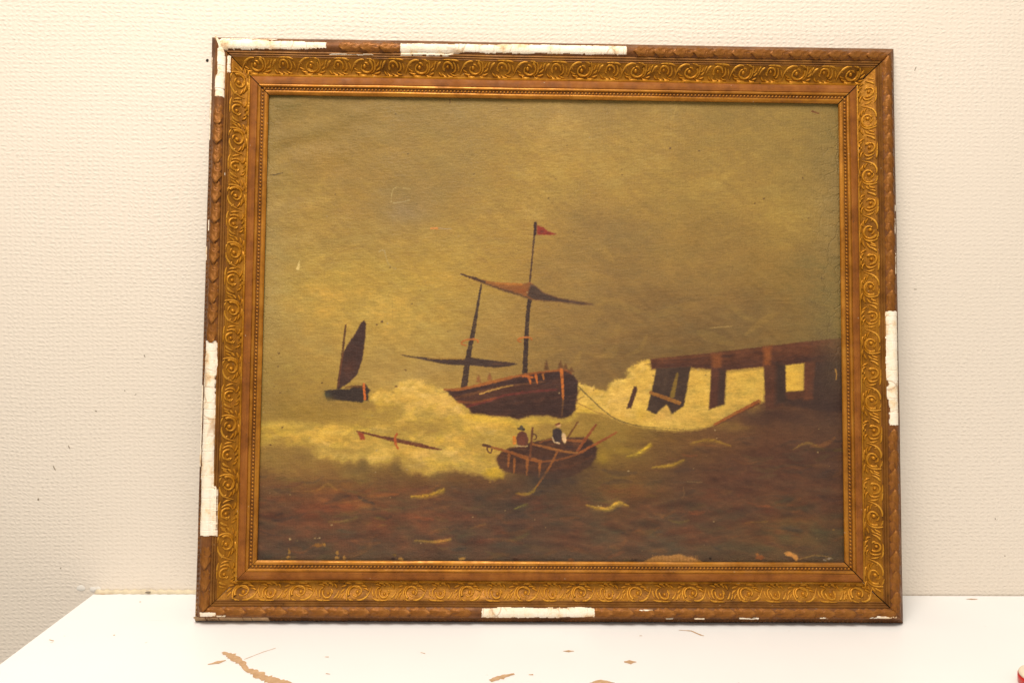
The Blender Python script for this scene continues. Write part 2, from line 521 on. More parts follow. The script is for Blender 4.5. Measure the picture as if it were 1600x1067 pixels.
def rail_mesh(name, L, g0, g1, seed):
    """moulding along x, mitred at both ends; g0/g1 = opening of the mitre at -x and +x (mm)"""
    r = np.random.RandomState(seed)
    ns = 110
    nP = len(PROF)
    ph = r.uniform(0, 6.28, (6,))
    verts = []
    for i in range(ns + 1):
        t = i / ns
        for (u, z, m) in PROF:
            e0 = -L / 2 + u + 0.02 + g0 * smoothstep(8, 22, u)
            e1 = L / 2 - u - 0.02 - g1 * smoothstep(8, 22, u)
            s = e0 + (e1 - e0) * t
            wu = 0.12 * math.sin(s / 41 + ph[0]) + 0.08 * math.sin(s / 17 + ph[1] + u * .05)
            wz = 0.10 * math.sin(s / 29 + ph[2] + u * .1) + 0.06 * math.sin(s / 11 + ph[3] + u * .3)
            dent = 0
            if 0 < u < 7 and z > 0: dent = 0.35 * max(0, math.sin(s / 7.3 + ph[4]) * math.sin(s / 19 + ph[5]) - 0.35)
            if z <= 0 or u >= 68.5: wu = wz = 0
            verts.append((s * mm, (u + wu + dent) * mm, (z + wz) * mm))
    faces, mi = [], []
    for i in range(ns):
        for k in range(nP):
            q = (k + 1) % nP
            faces.append((i * nP + k, (i + 1) * nP + k, (i + 1) * nP + q, i * nP + q))
            mi.append(MATS.index(PROF[k][2]))
    faces.append(list(range(nP)))
    mi.append(6)
    faces.append([ns * nP + k for k in range(nP)][::-1])
    mi.append(6)
    me = mesh(name, verts, faces, False)
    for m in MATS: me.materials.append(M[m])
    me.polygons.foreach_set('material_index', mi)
    sm = [True] * (len(faces) - 2) + [False, False]
    me.polygons.foreach_set('use_smooth', sm)
    # keep the quirks between members crisp
    me.set_sharp_from_angle(angle=math.radians(38))
    me.update()
    return me


# --- relief ribbon: half-round band along a curve laid on the hollow of the moulding
def ribbon(V, F, pts, w, h, u0=26.4, lift=-0.25):
    n = len(pts)
    base = len(V)
    prof = [(-1, -0.35), (-.72, .62), (0, 1.0), (.72, .62), (1, -0.35)]
    for i, (s, t) in enumerate(pts):
        a = pts[max(i - 1, 0)]
        b = pts[min(i + 1, n - 1)]
        ds, dt = b[0] - a[0], b[1] - a[1]
        k = math.hypot(ds, dt) or 1
        ns, nt = -dt / k, ds / k
        ww = w(i / (n - 1))
        hh = h(i / (n - 1))
        for (c, e) in prof:
            ss, tt = s + ns * c * ww, t + nt * c * ww
            u = u0 + tt
            du, dz = pn(u)
            q = e * hh * (1 + 0.13 * math.sin(7.3 * ss + 3.1 * tt) + random.uniform(-.07, .07)) + lift
            V.append((ss * mm, (u + du * q) * mm, (pz(u) + dz * q) * mm))
    for i in range(n - 1):
        for k in range(4):
            F.append((base + i * 5 + k, base + (i + 1) * 5 + k, base + (i + 1) * 5 + k + 1, base + i * 5 + k + 1))


def spiral(cx, cy, r0, r1, a0, turns, n=34, sx=1.15):
    out = []
    for i in range(n):
        t = i / (n - 1)
        r = r0 + (r1 - r0) * t ** 0.85
        a = a0 + turns * 2 * math.pi * t
        out.append((cx + sx * r * math.cos(a), cy + r * math.sin(a)))
    return out


def bez(p, n=12):
    out = []
    for i in range(n):
        t = i / (n - 1)
        q = [Vector(x) for x in p]
        while len(q) > 1: q = [q[k].lerp(q[k + 1], t) for k in range(len(q) - 1)]
        out.append((q[0].x, q[0].y))
    return out


def taper(a, b): return lambda t: a + (b - a) * t


def drop(w): return lambda t: w * (0.25 + 0.95 * math.sin(math.pi * min(1, t * .9 + .08)) ** 0.8)


def button(V, F, cx, cy, r, h):
    base = len(V)
    u = 26.4 + cy
    du, dz = pn(u)
    rings = [(1.0, -.2), (.8, .55), (.4, .92)]
    for (k, e) in rings:
        for i in range(8):
            a = i * math.pi / 4
            uu = u + r * k * math.sin(a)
            V.append(((cx + r * k * math.cos(a)) * mm, (uu + du * e * h) * mm, (pz(uu) + dz * e * h) * mm))
    V.append((cx * mm, (u + du * h) * mm, (pz(u) + dz * h) * mm))
    for q in range(2):
        for i in range(8):
            j = (i + 1) % 8
            F.append((base + q * 8 + i, base + q * 8 + j, base + (q + 1) * 8 + j, base + (q + 1) * 8 + i))
    for i in range(8): F.append((base + 16 + i, base + 16 + (i + 1) % 8, base + 24))


def scroll_a(seed):
    r = random.Random(seed)
    V, F = [], []

    def j(*p): return [(x + r.uniform(-.6, .6), y + r.uniform(-.45, .45)) for x, y in p]
    ribbon(V, F, spiral(0, 7.4, 7.2, 4.0, math.radians(225 + r.uniform(-18, 18)), -0.78, 22, 1.25), taper(1.7, 1.0), taper(2.3, 1.7))
    button(V, F, 1.0 + r.uniform(-.6, .6), 7.0 + r.uniform(-.5, .5), 2.3, 2.1)
    ribbon(V, F, bez(j((-3.2, 5.4), (-2.8, 3.2), (1.5, 3.0)), 7), drop(.9), taper(1.4, 1.2))
    ribbon(V, F, bez(j((4.4, 9.6), (3, 11.6), (-1.5, 11.8)), 7), drop(1.0), taper(1.2, 1.5))
    ribbon(V, F, bez(j((-9.5, -.2), (-12.5, 5), (-10.5, 12), (-5, 13.6))), drop(1.2), taper(1.9, 1.4))
    ribbon(V, F, bez(j((-15.5, 2.0), (-14.6, 5), (-12.2, 6.6)), 7), drop(1.1), taper(1.4, 1.6))
    ribbon(V, F, bez(j((-16.8, 6.5), (-15.2, 9), (-12.6, 10.2)), 7), drop(1.2), taper(1.5, 1.7))
    ribbon(V, F, bez(j((-16.5, 11.5), (-14, 13.6), (-10.6, 13.8)), 7), drop(1.25), taper(1.5, 1.8))
    ribbon(V, F, bez(j((-13, 16.6), (-9.5, 17.2), (-6, 15.2)), 7), drop(1.2), taper(1.5, 1.7))
    ribbon(V, F, bez(j((-1, 16.2), (4, 17.2), (9, 15.0)), 8), drop(1.35), taper(1.7, 2.0))
    ribbon(V, F, bez(j((5, 13.6), (9, 14), (12.5, 11.6)), 8), drop(1.3), taper(1.7, 1.9))
    ribbon(V, F, bez(j((8.5, 10.8), (12, 10.6), (14, 8)), 8), drop(1.15), taper(1.5, 1.7))
    ribbon(V, F, bez(j((2, -.1), (11, -.8), (15, 4.5), (17.8, 13.5)), 14), drop(1.05), taper(1.7, 1.2))
    ribbon(V, F, bez(j((11, 5.4), (13, 4.6), (13.8, 2.6)), 7), drop(.85), taper(1.2, 1.4))
    ribbon(V, F, bez(j((-9, 1), (-6, -.6), (-2, -.8)), 7), drop(.8), taper(1.2, 1.2))
    return mesh('scroll_a', V, F)


def scroll_b(seed):
    r = random.Random(seed)
    V, F = [], []

    def j(*p): return [(x + r.uniform(-.6, .6), y + r.uniform(-.45, .45)) for x, y in p]
    ribbon(V, F, spiral(0.5, 6.0, 5.6, 3.2, math.radians(150 + r.uniform(-20, 20)), 0.66, 20, 1.15), taper(1.5, .9), taper(2.2, 1.7))
    button(V, F, .3 + r.uniform(-.6, .6), 5.7 + r.uniform(-.5, .5), 1.9, 2.0)
    ribbon(V, F, bez(j((3.2, 9.4), (5.6, 8.2), (5.8, 5.2)), 7), drop(1.1), taper(1.6, 1.5))
    ribbon(V, F, bez(j((-11, 15.2), (-7, 16), (-4, 12.2)), 8), drop(1.35), taper(1.6, 2.0))
    ribbon(V, F, bez(j((-6, 17.0), (-1.5, 16.6), (1, 13.4)), 8), drop(1.4), taper(1.6, 2.1))
    ribbon(V, F, bez(j((0.5, 17.0), (5, 16), (6.2, 12.8)), 8), drop(1.35), taper(1.6, 2.0))
    ribbon(V, F, bez(j((6.5, 16.0), (10, 14.2), (10.4, 10.4)), 8), drop(1.2), taper(1.5, 1.8))
    ribbon(V, F, bez(j((-13, 0.8), (-9, -.9), (-2, -.9), (5, -.5)), 10), drop(1.0), taper(1.4, 1.3))
    ribbon(V, F, bez(j((-7, 1.8), (-11.2, 6), (-9.5, 11.5), (-5, 11.4)), 10), drop(1.15), taper(1.6, 1.8))
    ribbon(V, F, bez(j((-11.5, 3.4), (-14, 6), (-13.5, 10)), 8), drop(1.0), taper(1.4, 1.5))
    ribbon(V, F, bez(j((8, 1.5), (12, 3.5), (13.2, 8.5)), 8), drop(1.15), taper(1.7, 1.5))
    ribbon(V, F, bez(j((12.8, 1.0), (15.5, 4), (15.6, 7)), 8), drop(.85), taper(1.3, 1.3))
    return mesh('scroll_b', V, F)


def leaf_mesh(seed):
    """one worn laurel leaf wrapped over the outer roll"""
    r = random.Random(seed)
    na, nb = 12, 10
    V, F = [], []
    Ln = 26.5
    wear = r.uniform(.05, .55)
    for i in range(na + 1):
        a = i / na
        hw = 6.2 * (0.72 + .28 * math.sin(math.pi * min(1, a / .6))) if a < .55 else 6.2 * max(0.06, math.cos((a - .55) / .45 * math.pi / 2) ** .75)
        for j in range(nb + 1):
            b = j / nb * 2 - 1
            u = 13.2 + b * hw * (1 + .13 * math.sin(a * 19 + seed)) + 0.5 * a + r.uniform(-.12, .12)
            u = min(19.6, max(6.6, u))
            h = 0.2 + 2.7 * a ** 1.2 * (1 - .4 * b * b)
            hwj = 1
            h -= 0.75 * math.exp(-(b / .13) ** 2) * math.sin(math.pi * a)       # midrib groove
            h += 0.42 * math.sin(a * 17 + abs(b) * 8) * (1 - a * .4)            # side veins
            h += r.uniform(-.28, .28)
            h *= 1 - wear * (0.5 + .5 * math.sin(a * 5 + b * 3 + seed))
            if i == na or j in (0, nb): h = -0.5
            if i == 0: h = -0.4
            du, dz = pn(u, 1.2)
            s = (a - .5) * Ln + 1.6 * b * b * (-1 if a > .2 else 0)
            V.append((s * mm, (u + du * h) * mm, (pz(u) + dz * h) * mm))
    for i in range(na):
        for j in range(nb):
            k = i * (nb + 1) + j
            F.append((k, k + nb + 1, k + nb + 2, k + 1))
    return mesh('leaf', V, F)


def rope_mesh(L, u, z, pitch, ra, rb, rc, slant, skip=()):
    """row of small slanted beads, joined"""
    V, F = [], []
    n = int((L) / pitch)
    for q in range(n):
        s = -L / 2 + (q + .5) * L / n
        if any(a < s < b for a, b in skip): continue
        base = len(V)
        k = 1 + random.uniform(-.18, .12)
        for (e, zz) in ((1.0, -.3), (.82, .5), (.42, .9)):
            for i in range(8):
                a = i * math.pi / 4
                x, y = ra * e * math.cos(a), rb * e * math.sin(a)
                xx = x * math.cos(slant) - y * math.sin(slant)
                yy = x * math.sin(slant) + y * math.cos(slant)
                V.append(((s + xx) * mm, (u + yy) * mm, (z + zz * rc * k) * mm))
        V.append((s * mm, u * mm, (z + rc * k) * mm))
        for w in range(2):
            for i in range(8):
                j = (i + 1) % 8
                F.append((base + w * 8 + i, base + w * 8 + j, base + w * 8 + 8 + j, base + w * 8 + 8 + i))
        for i in range(8): F.append((base + 16 + i, base + 16 + (i + 1) % 8, base + 24))
    return mesh('beads', V, F)


def gesso_mesh(name, s0, s1, outer, inner, seed, lift=0.75, jag=0.7, step=0.8):
    """bare gesso where the ornament has broken away: outer/inner = [(s,u)...] outlines in mm"""
    r = random.Random(seed)
    os_, ou = zip(*sorted(outer))
    is_, iu = zip(*sorted(inner))
    n = max(3, int((s1 - s0) / step))
    nb = 9
    V, F = [], []
    jo = ji = 0
    off = [0.0] * (nb + 1)
    seglen = r.uniform(9, 15)
    nxt = s0 + seglen
    lev = 0
    for i in range(n + 1):
        s = s0 + (s1 - s0) * i / n
        if r.random() < .22: jo = r.uniform(-jag, jag)
        if r.random() < .22: ji = r.uniform(-jag, jag)
        crack = 0
        if s > nxt:
            crack = -0.35
            nxt = s + r.uniform(9, 15)
            lev = r.uniform(-.18, .18)
        a = float(np.interp(s, os_, ou)) + jo
        b = float(np.interp(s, is_, iu)) + ji
        end = (i == 0 or i == n)
        for k in range(nb + 1):
            u = a + (b - a) * k / nb
            edge = k in (0, nb)
            h = lift + lev + crack + r.uniform(-.09, .09)
            if edge or end: h = -0.5
            # flatter than the leaf-covered roll
            du, dz = pn(max(u, 2), 2.0)
            V.append(((s + (r.uniform(-.3, .3) if not end else r.uniform(-.9, .9))) * mm, (u + du * h) * mm, (pz(u) + dz * h) * mm))
    for i in range(n):
        for k in range(nb):
            q = i * (nb + 1) + k
            F.append((q, q + nb + 1, q + nb + 2, q + 1))
    return mesh(name, V, F, False)


A_ME = [scroll_a(k) for k in range(5)]
B_ME = [scroll_b(k + 50) for k in range(5)]
for me in A_ME + B_ME: me.materials.append(M['gold'])
LEAVES = []
for i in range(5):
    me = leaf_mesh(100 + i)
    me.materials.append(M['leaf'])
    LEAVES.append(me)

# losses of ornament: (s0, s1, outer outline, inner outline)
LOSS = {
    'T': [(264.5, 388, [(264, 9), (300, 8), (330, 8.0), (345, 5.5), (388, 4.5)], [(264, 16.5), (300, 18.0), (384, 19.2), (388, 10)]),
          (-82.0, 180.3, [(-82, 6.2), (0, 6.0), (60, 6.2), (70, 7.8), (180, 7.8)], [(-82, 18.0), (110, 18.6), (116, 19.8), (126, 22.3), (180, 22.6)])],
    'L': [(-331, -258.5, [(-331, 7), (-318, 11.8), (-284, 11.2), (-283, 9.2), (-258, 9.2)], [(-331, 8), (-318, 17.5), (-310, 20), (-258, 20)]),
          (19.6, 237.0, [(19, 6.2), (66, 5.4), (125, 4.8), (182, 4.8), (237, 4.8)], [(19, 19.2), (45, 21.5), (60, 19.5), (100, 20.2), (139, 20.5), (160, 20), (180, 21), (186, 25.2), (237, 25.4)])],
    'R': [(-109, 21.6, [(-109, 7.3), (-70, 6.6), (-55, 4.9), (21.6, 5.4)], [(-109, 18.3), (-80, 18.5), (-76, 20), (-66, 20), (-64, 18.3), (-55, 20.6), (-35, 21.6), (-25, 20.6), (21.6, 20.8)])],
    'B': [(-79.8, 47, [(-79.8, 8.2), (-40, 7.8), (0, 8.0), (47, 9.6)], [(-79.8, 18.8), (-60, 19.6), (20, 19.4), (30, 20.2), (47, 19.5)])],
}
EXTRA = {
    'T': [(323, 388, 3.4, 4.9), (211, 262, 21.4, 22.3)],
    'L': [(-308, -288, 21.6, 25.6), (-308, -211, 0.6, 2.4), (70, 162, 0.9, 3.0), (-172, -168, 22.2, 22.9), (-88, -72, 0.8, 2.4), (-118, -105, 4.6, 5.6), (160, 175, 5, 8)],
    'R': [(64.6, 89, 5.0, 7.4), (111.3, 129.8, 5.4, 7.2), (138, 146, 4.0, 5.2)],
    'B': [(125.7, 134.4, 8.2, 9.4), (208.4, 230.7, 8.6, 9.8), (298.5, 308.7, 9.2, 10.3), (354.3, 386, 9.8, 11.6), (-390, -372, 9.5, 13.6), (-372, -362, 9.2, 10.9), (158, 170, 8.0, 8.8), (96, 112, 16.4, 17.2)],
}
RAILS = {   # name: length, location, rotation, mitre openings, label
    'B': (W, (0, 0, 0), 0.0, 0.25, 0.75, 'bottom rail'),
    'R': (H, (W / 2, H / 2, 0), math.pi / 2, 0.75, 0.8, 'right rail'),
    'T': (W, (0, H, 0), math.pi, 0.8, 0.75, 'top rail'),
    'L': (H, (-W / 2, H / 2, 0), -math.pi / 2, 0.75, 0.25, 'left rail'),
}
for key, (L, loc, rz, g0, g1, nm) in RAILS.items():
    Lm = L * 1000
    rail = link('frame_rail', rail_mesh('frame_rail', Lm, g0, g1, ord(key)), None, root, loc, (0, 0, rz))
    rail['label'] = {'B': 'bottom rail of the gilt frame with white loss in the middle', 'R': 'right rail of the gilt frame',
                     'T': 'top rail of the gilt frame with two long white losses', 'L': 'left rail of the gilt frame with long white loss'}[key]
    # scroll ornament: alternate large and small scrolls
    half = Lm / 2 - 26.4 - 11.0
    pitch = 2 * half / round(2 * half / 32.2)
    nsc = int(round(2 * half / pitch))
    for i in range(nsc):
        s = -half + (i + .5) * pitch
        o = link('scroll_ornament', random.choice(A_ME if i % 2 == 0 else B_ME), None, rail, ((s + random.uniform(-.3, .3)) * mm, 0, 0))
        o.scale = (pitch / 32.2 * random.uniform(.95, 1.05), 1, random.uniform(.985, 1.03))
    # laurel leaves on the outer roll
    halfl = Lm / 2 - 15
    lp = 2 * halfl / round(2 * halfl / 22.6)
    for i in range(int(round(2 * halfl / lp))):
        s = -halfl + (i + .5) * lp
        if any(a - 6 < s < b + 6 for a, b, *_ in LOSS[key]): continue
        o = link('leaf', random.choice(LEAVES), None, rail, ((s + random.uniform(-.8, .8)) * mm, 0, random.uniform(-.25, .1) * mm))
    # inner rope of beads and outer side beads
    link('bead_row', rope_mesh(Lm - 2 * 62.2, 62.0, 7.4, 4.1, 1.75, 1.35, 1.25, 0.75), M['ochre'], rail)['kind'] = 'stuff'
    sk = {'L': [(-333, -206), (68, 164), (-90, -70)], 'B': [(-400, -314)], 'T': [(250, 400)], 'R': []}[key]
    if key in 'LB':
        link('side_bead_row', rope_mesh(Lm - 12, 3.6, 6.2, 5.2, 1.8, 1.5, 1.1, 0.35, sk), M['side'], rail)['kind'] = 'stuff'
    for q, (a, b, oo, ii) in enumerate(LOSS[key]):
        link('gesso_loss', gesso_mesh('gesso_loss', a, b, oo, ii, ord(key) * 3 + q), M['gesso'], rail)
    for q, (a, b, u0, u1) in enumerate(EXTRA[key]):
        link('gesso_chip', gesso_mesh('gesso_chip', a, b, [(a, u0), (b, u0)], [(a, u1), (b, u1)], ord(key) * 7 + q, 1.5 if key == 'B' else 0.6, .35, .7), M['gesso'], rail)
    if key == 'B':
        link('bare_wood_patch', gesso_mesh('bare_wood_patch', -399, -316, [(-399, .6), (-316, .6)], [(-399, 7.2), (-316, 7.2)], 5, .35, .3), M['wood'], rail)
    if key == 'L':
        link('bare_wood_patch', gesso_mesh('bare_wood_patch', 312, 331.5, [(312, .5), (331, .5)], [(312, 3.6), (331, 3.2)], 8, .35, .3), M['wood'], rail)

link('backing_board', box_mesh('backing_board', -W / 2 + .0605, W / 2 - .0605, .0605, H - .0605, .0002, .0012), M['board'], root)

# ------------------------------------------------------------------ the painted canvas
U0, U1, V0, V1 = -0.3385, 0.3385, 0.0615, 0.6050
NX, NY = 940, 756
uu, vv = np.meshgrid(np.linspace(U0, U1, NX), np.linspace(V0, V1, NY))
hm = [1407.09611, 59.28635, 863.1484, 25.13693, -1356.65036, 973.31256, 0.02194, 0.05892]
den = hm[6] * uu + hm[7] * vv + 1
X = (hm[0] * uu + hm[1] * vv + hm[2]) / den       # the picture's own drawing units, about 1400 to the metre
Y = (hm[3] * uu + hm[4] * vv + hm[5]) / den
del den


def vnoise(x, y, seed):
    g = np.random.RandomState(seed).rand(256, 256).astype(np.float32)
    xi = np.floor(x).astype(int); yi = np.floor(y).astype(int)
    fx = x - xi; fy = y - yi
    fx = fx * fx * (3 - 2 * fx); fy = fy * fy * (3 - 2 * fy)
    a = g[yi & 255, xi & 255]; b = g[yi & 255, (xi + 1) & 255]
    c = g[(yi + 1) & 255, xi & 255]; d = g[(yi + 1) & 255, (xi + 1) & 255]
    return (a * (1 - fx) + b * fx) * (1 - fy) + (c * (1 - fx) + d * fx) * fy


def fbm(x, y, seed, o=4):
    s = 0; k = 1; t = 0
    for i in range(o):
        s = s + k * vnoise(x * 2 ** i + 17 * i, y * 2 ** i + 31 * i, seed + i)
        t += k; k *= .55
    return s / t - .5


# --- under-painting: soft colour field
CTRL = """
405 155 128 114 74;500 160 138 120 74;620 160 140 122 76;740 160 148 128 78;880 165 160 138 86;960 165 146 126 78;1060 165 150 130 80;1180 170 142 124 76;1300 170 128 116 78
430 205 140 122 74;500 200 148 128 74;600 205 148 128 76;700 205 150 130 78;800 210 160 136 78;884 195 178 152 92;960 210 160 136 78;1040 205 166 142 84;1090 210 148 128 74;1180 215 152 132 76;1250 210 146 128 76;1300 215 130 118 78
425 260 148 130 80;495 255 156 130 68;590 255 148 126 72;680 255 152 131 80;780 265 164 138 72;880 265 172 145 78;960 260 174 148 82;1030 250 168 143 80;1070 260 148 126 70;1150 270 152 130 74;1230 265 152 132 76;1300 280 122 112 80
430 320 156 136 82;500 320 160 135 72;560 315 152 129 72;640 320 142 126 88;710 320 158 134 74;800 315 166 140 76;880 310 164 138 74;960 300 158 132 72;1020 310 150 127 68;1080 300 160 138 76;1150 300 162 138 76;1220 320 164 142 78;1260 330 162 140 78;1303 340 122 112 80
430 380 162 142 84;500 380 168 143 76;580 375 166 143 80;660 375 168 142 76;740 380 170 143 74;810 370 168 140 74;880 365 150 126 70;940 355 136 114 72;990 375 134 113 74;1040 360 152 128 66;1100 360 142 118 66;1160 370 142 118 66;1230 370 158 135 72;1303 400 116 104 74
430 430 168 148 86;500 430 180 152 74;580 425 178 153 78;650 430 184 155 74;740 430 176 147 74;800 415 168 140 74;870 420 150 124 74;930 410 138 114 70;1000 420 134 111 68;1060 410 140 116 66;1130 420 130 107 64;1200 420 140 116 62;1260 430 134 114 66;1305 460 110 100 72
425 490 170 148 86;500 485 184 154 76;560 480 188 160 80;630 480 186 158 80;700 490 182 154 80;780 490 168 142 80;860 490 148 122 76;930 490 130 106 66;1000 490 120 97 60;1080 480 124 101 62;1150 490 116 95 60;1220 490 120 99 58;1300 520 110 99 68
430 545 170 148 86;500 545 180 152 84;600 545 182 155 86;680 545 176 150 82;770 545 158 133 78;850 545 138 113 70;920 555 118 96 62;990 555 108 88 57;1080 545 110 89 56;1160 535 112 92 58;1250 530 114 96 60
425 600 158 136 70;490 600 162 138 72;600 590 174 148 86;680 590 166 140 80;780 590 150 124 72;860 590 130 106 66;930 595 108 88 58
430 632 138 117 56;500 640 152 128 58;560 645 166 140 66;620 660 172 146 66;690 650 190 160 80;760 670 184 154 78;840 665 160 134 66;900 660 152 126 60;960 670 136 112 52;1020 690 112 88 44;1080 685 104 76 44;1150 670 92 66 46;1220 660 84 60 45;1300 660 76 58 47
420 680 184 154 66;480 690 186 158 72;560 700 196 166 80;640 700 190 160 76;720 705 184 154 78;770 710 170 142 66;940 700 136 114 46;1000 710 98 78 46;1060 720 84 62 44;1130 720 82 58 44;1220 720 80 56 44;1300 730 76 56 46
415 720 118 96 56;470 730 122 98 56;530 740 118 92 52;590 750 92 72 46;650 755 92 70 44;720 755 90 64 42;780 760 82 62 46;860 765 72 58 46;930 745 98 76 44;990 755 108 82 44;1060 760 84 62 44;1140 760 84 58 46;1220 765 84 58 46;1300 770 82 60 46
415 770 90 64 46;480 765 98 66 44;540 790 110 68 44;600 780 96 62 44;660 795 86 60 46;720 790 70 56 48;780 790 74 58 48;830 800 70 56 48;880 800 78 58 46;950 775 98 74 46;1010 790 86 62 46;1080 790 78 58 46;1140 800 84 62 48;1220 800 84 62 46;1300 810 80 62 46
415 820 88 66 52;480 815 94 62 46;550 820 88 62 46;620 815 90 62 46;680 820 86 62 48;740 825 94 64 48;800 815 66 56 50;860 825 78 62 50;930 820 82 63 48;1000 815 84 62 48;1070 815 74 60 50;1140 820 86 66 50;1220 815 92 70 46;1300 840 86 70 46
415 868 72 62 56;480 865 74 60 50;560 865 74 60 50;640 860 78 63 53;720 860 78 62 54;800 860 76 62 54;880 860 78 62 54;960 860 82 66 54;1040 850 84 67 55;1120 855 88 70 54;1200 855 88 70 48;1300 868 84 72 56
"""
ctrl = np.array([[float(a) for a in e.split()] for ln in CTRL.strip().split('\n') for e in ln.split(';') if e.strip()], np.float32)
wx = X + 34 * fbm(X / 46, Y / 30, 3, 3) + 14 * fbm(X / 11, Y / 8, 13, 2)
wy = Y + 26 * fbm(X / 46, Y / 30, 5, 3) + 9 * fbm(X / 11, Y / 8, 15, 2)
num = np.zeros(X.shape + (3,), np.float32)
dn = np.zeros(X.shape, np.float32)
wx32, wy32 = wx.astype(np.float32), wy.astype(np.float32)
for (cx, cy, r_, g_, b_) in ctrl:
    d2 = ((wx32 - cx) * .82) ** 2 + ((wy32 - cy) * 1.25) ** 2
    w_ = np.exp(-d2 / (2 * 30.0 ** 2)) + 1e-6 / (1 + d2 * 1e-4)
    num += w_[..., None] * np.array((r_, g_, b_), np.float32)
    dn += w_
col = (num / dn[..., None]).astype(np.float64)
del num, dn, d2, w_

SN = fbm(X / 5, Y / 4, 41, 3)        # fine ragged edge noise
SN2 = fbm(X / 5 + 91, Y / 4 + 37, 44, 3)
FN = fbm(X / 1.9, Y / 1.9, 46, 2)
FN2 = fbm(X / 1.9 + 40, Y / 1.9 + 60, 48, 2)
MN = fbm(X / 16, Y / 13, 51, 4)
MN2 = fbm(X / 16 + 31, Y / 13 + 77, 55, 4)
RELIEF = np.zeros(X.shape)


def region(pts, pad):
    p = np.array(pts, float)
    j = np.where((X[NY // 2] > p[:, 0].min() - pad - 12) & (X[NY // 2] < p[:, 0].max() + pad + 12))[0]
    i = np.where((Y[:, NX // 2] > p[:, 1].min() - pad - 12) & (Y[:, NX // 2] < p[:, 1].max() + pad + 12))[0]
    if len(i) == 0 or len(j) == 0: return None
    return slice(i[0], i[-1] + 1), slice(j[0], j[-1] + 1)


def sdf(pts, x, y):
    p = np.array(pts, float)
    d = np.full(x.shape, 1e9)
    ins = np.zeros(x.shape, bool)
    n = len(p)
    for k in range(n):
        a, b = p[k], p[(k + 1) % n]
        e = b - a
        px, py = x - a[0], y - a[1]
        t = np.clip((px * e[0] + py * e[1]) / (e @ e + 1e-9), 0, 1)
        d = np.minimum(d, (px - e[0] * t) ** 2 + (py - e[1] * t) ** 2)
        c = ((a[1] > y) != (b[1] > y)) & (x < (b[0] - a[0]) * (y - a[1]) / (b[1] - a[1] + 1e-12) + a[0])
        ins ^= c
    d = np.sqrt(d)
    return np.where(ins, d, -d)


DRAW = {'umber': False}      # boats and pier are painted with more umber in the darks than the sea


def put(sl, mask, c, var=0.10, bump=0.0):
    c = np.array(c, float)
    if DRAW['umber']:
        if c.max() < 135: c = c * np.array((.79, .83, .92))
        elif c.max() < 182: c = c * np.array((.86, .86, .94))
    tex = 1 + var * (1.6 * MN[sl] + 1.2 * SN[sl])
    cc = c[None, None, :] * tex[..., None]
    m = mask[..., None]
    col[sl] = col[sl] * (1 - m) + cc * m
    RELIEF[sl] += bump * mask


def poly(pts, c, soft=1.2, rag=0.0, mrag=0.0, op=1.0, var=0.10, bump=0.0):
    sl = region(pts, soft * 2 + rag * 4 + mrag * 2)
    if sl is None: return
    x = X[sl] + rag * 4 * SN[sl] + mrag * 2 * MN[sl] + 1.9 * FN[sl]
    y = Y[sl] + rag * 4 * SN2[sl] + mrag * 2 * MN2[sl] + 1.9 * FN2[sl]
    put(sl, op * np.clip(sdf(pts, x, y) / soft * .5 + .5, 0, 1), c, var, bump)


def line(pts, w, c, soft=1.0, rag=0.15, op=1.0, var=0.14, bump=0.0, dry=0.28):
    """brush stroke along a polyline; w = half widths at each point"""
    if not hasattr(w, '__len__'): w = [w] * len(pts)
    if len(pts) > 2:                     # round the corners of the stroke
        P_, W_ = [], []
        q_ = [pts[0]] + list(pts) + [pts[-1]]
        for k in range(1, len(q_) - 2):
            p0, p1, p2, p3 = [np.array(v_, float) for v_ in q_[k - 1:k + 3]]
            for t in (0, .25, .5, .75):
                P_.append(.5 * (2 * p1 + (p2 - p0) * t + (2 * p0 - 5 * p1 + 4 * p2 - p3) * t * t + (3 * p1 - p0 - 3 * p2 + p3) * t ** 3))
                W_.append(w[k - 1] + (w[k] - w[k - 1]) * t)
        P_.append(np.array(pts[-1], float))
        W_.append(w[-1])
        pts, w = P_, W_
    sl = region(pts, max(w) + 4)
    if sl is None: return
    x = X[sl] + rag * 4 * SN[sl] + 1.9 * FN[sl]
    y = Y[sl] + rag * 4 * SN2[sl] + 1.9 * FN2[sl]
    best = np.full(x.shape, -1e9)
    for k in range(len(pts) - 1):
        a, b = np.array(pts[k], float), np.array(pts[k + 1], float)
        e = b - a
        px, py = x - a[0], y - a[1]
        t = np.clip((px * e[0] + py * e[1]) / (e @ e + 1e-9), 0, 1)
        d = np.hypot(px - e[0] * t, py - e[1] * t)
        best = np.maximum(best, (w[k] + (w[k + 1] - w[k]) * t) - d)
    m = np.clip(best / soft + .5, 0, 1)
    if dry > 0: m = m * np.clip(1 - dry + dry * 2.2 * (vnoise(x / 2.2, y / 1.3, 77)), 0, 1)
    put(sl, op * m, c, var, bump)


def ell(cx, cy, rx, ry, c, soft=1.2, rot=0.0, rag=.2, op=1.0, var=.1, bump=0):
    sl = region([(cx - rx - ry, cy - rx - ry), (cx + rx + ry, cy + rx + ry)], 6)
    if sl is None: return
    x = X[sl] - cx + rag * 4 * SN[sl] + rag * 7 * FN[sl]
    y = Y[sl] - cy + rag * 4 * SN2[sl] + rag * 7 * FN2[sl]
    a, b = x * math.cos(rot) + y * math.sin(rot), -x * math.sin(rot) + y * math.cos(rot)
    q = np.sqrt((a / rx) ** 2 + (b / ry) ** 2)
    put(sl, op * np.clip((1 - q) * min(rx, ry) / soft + .5, 0, 1), c, var, bump)


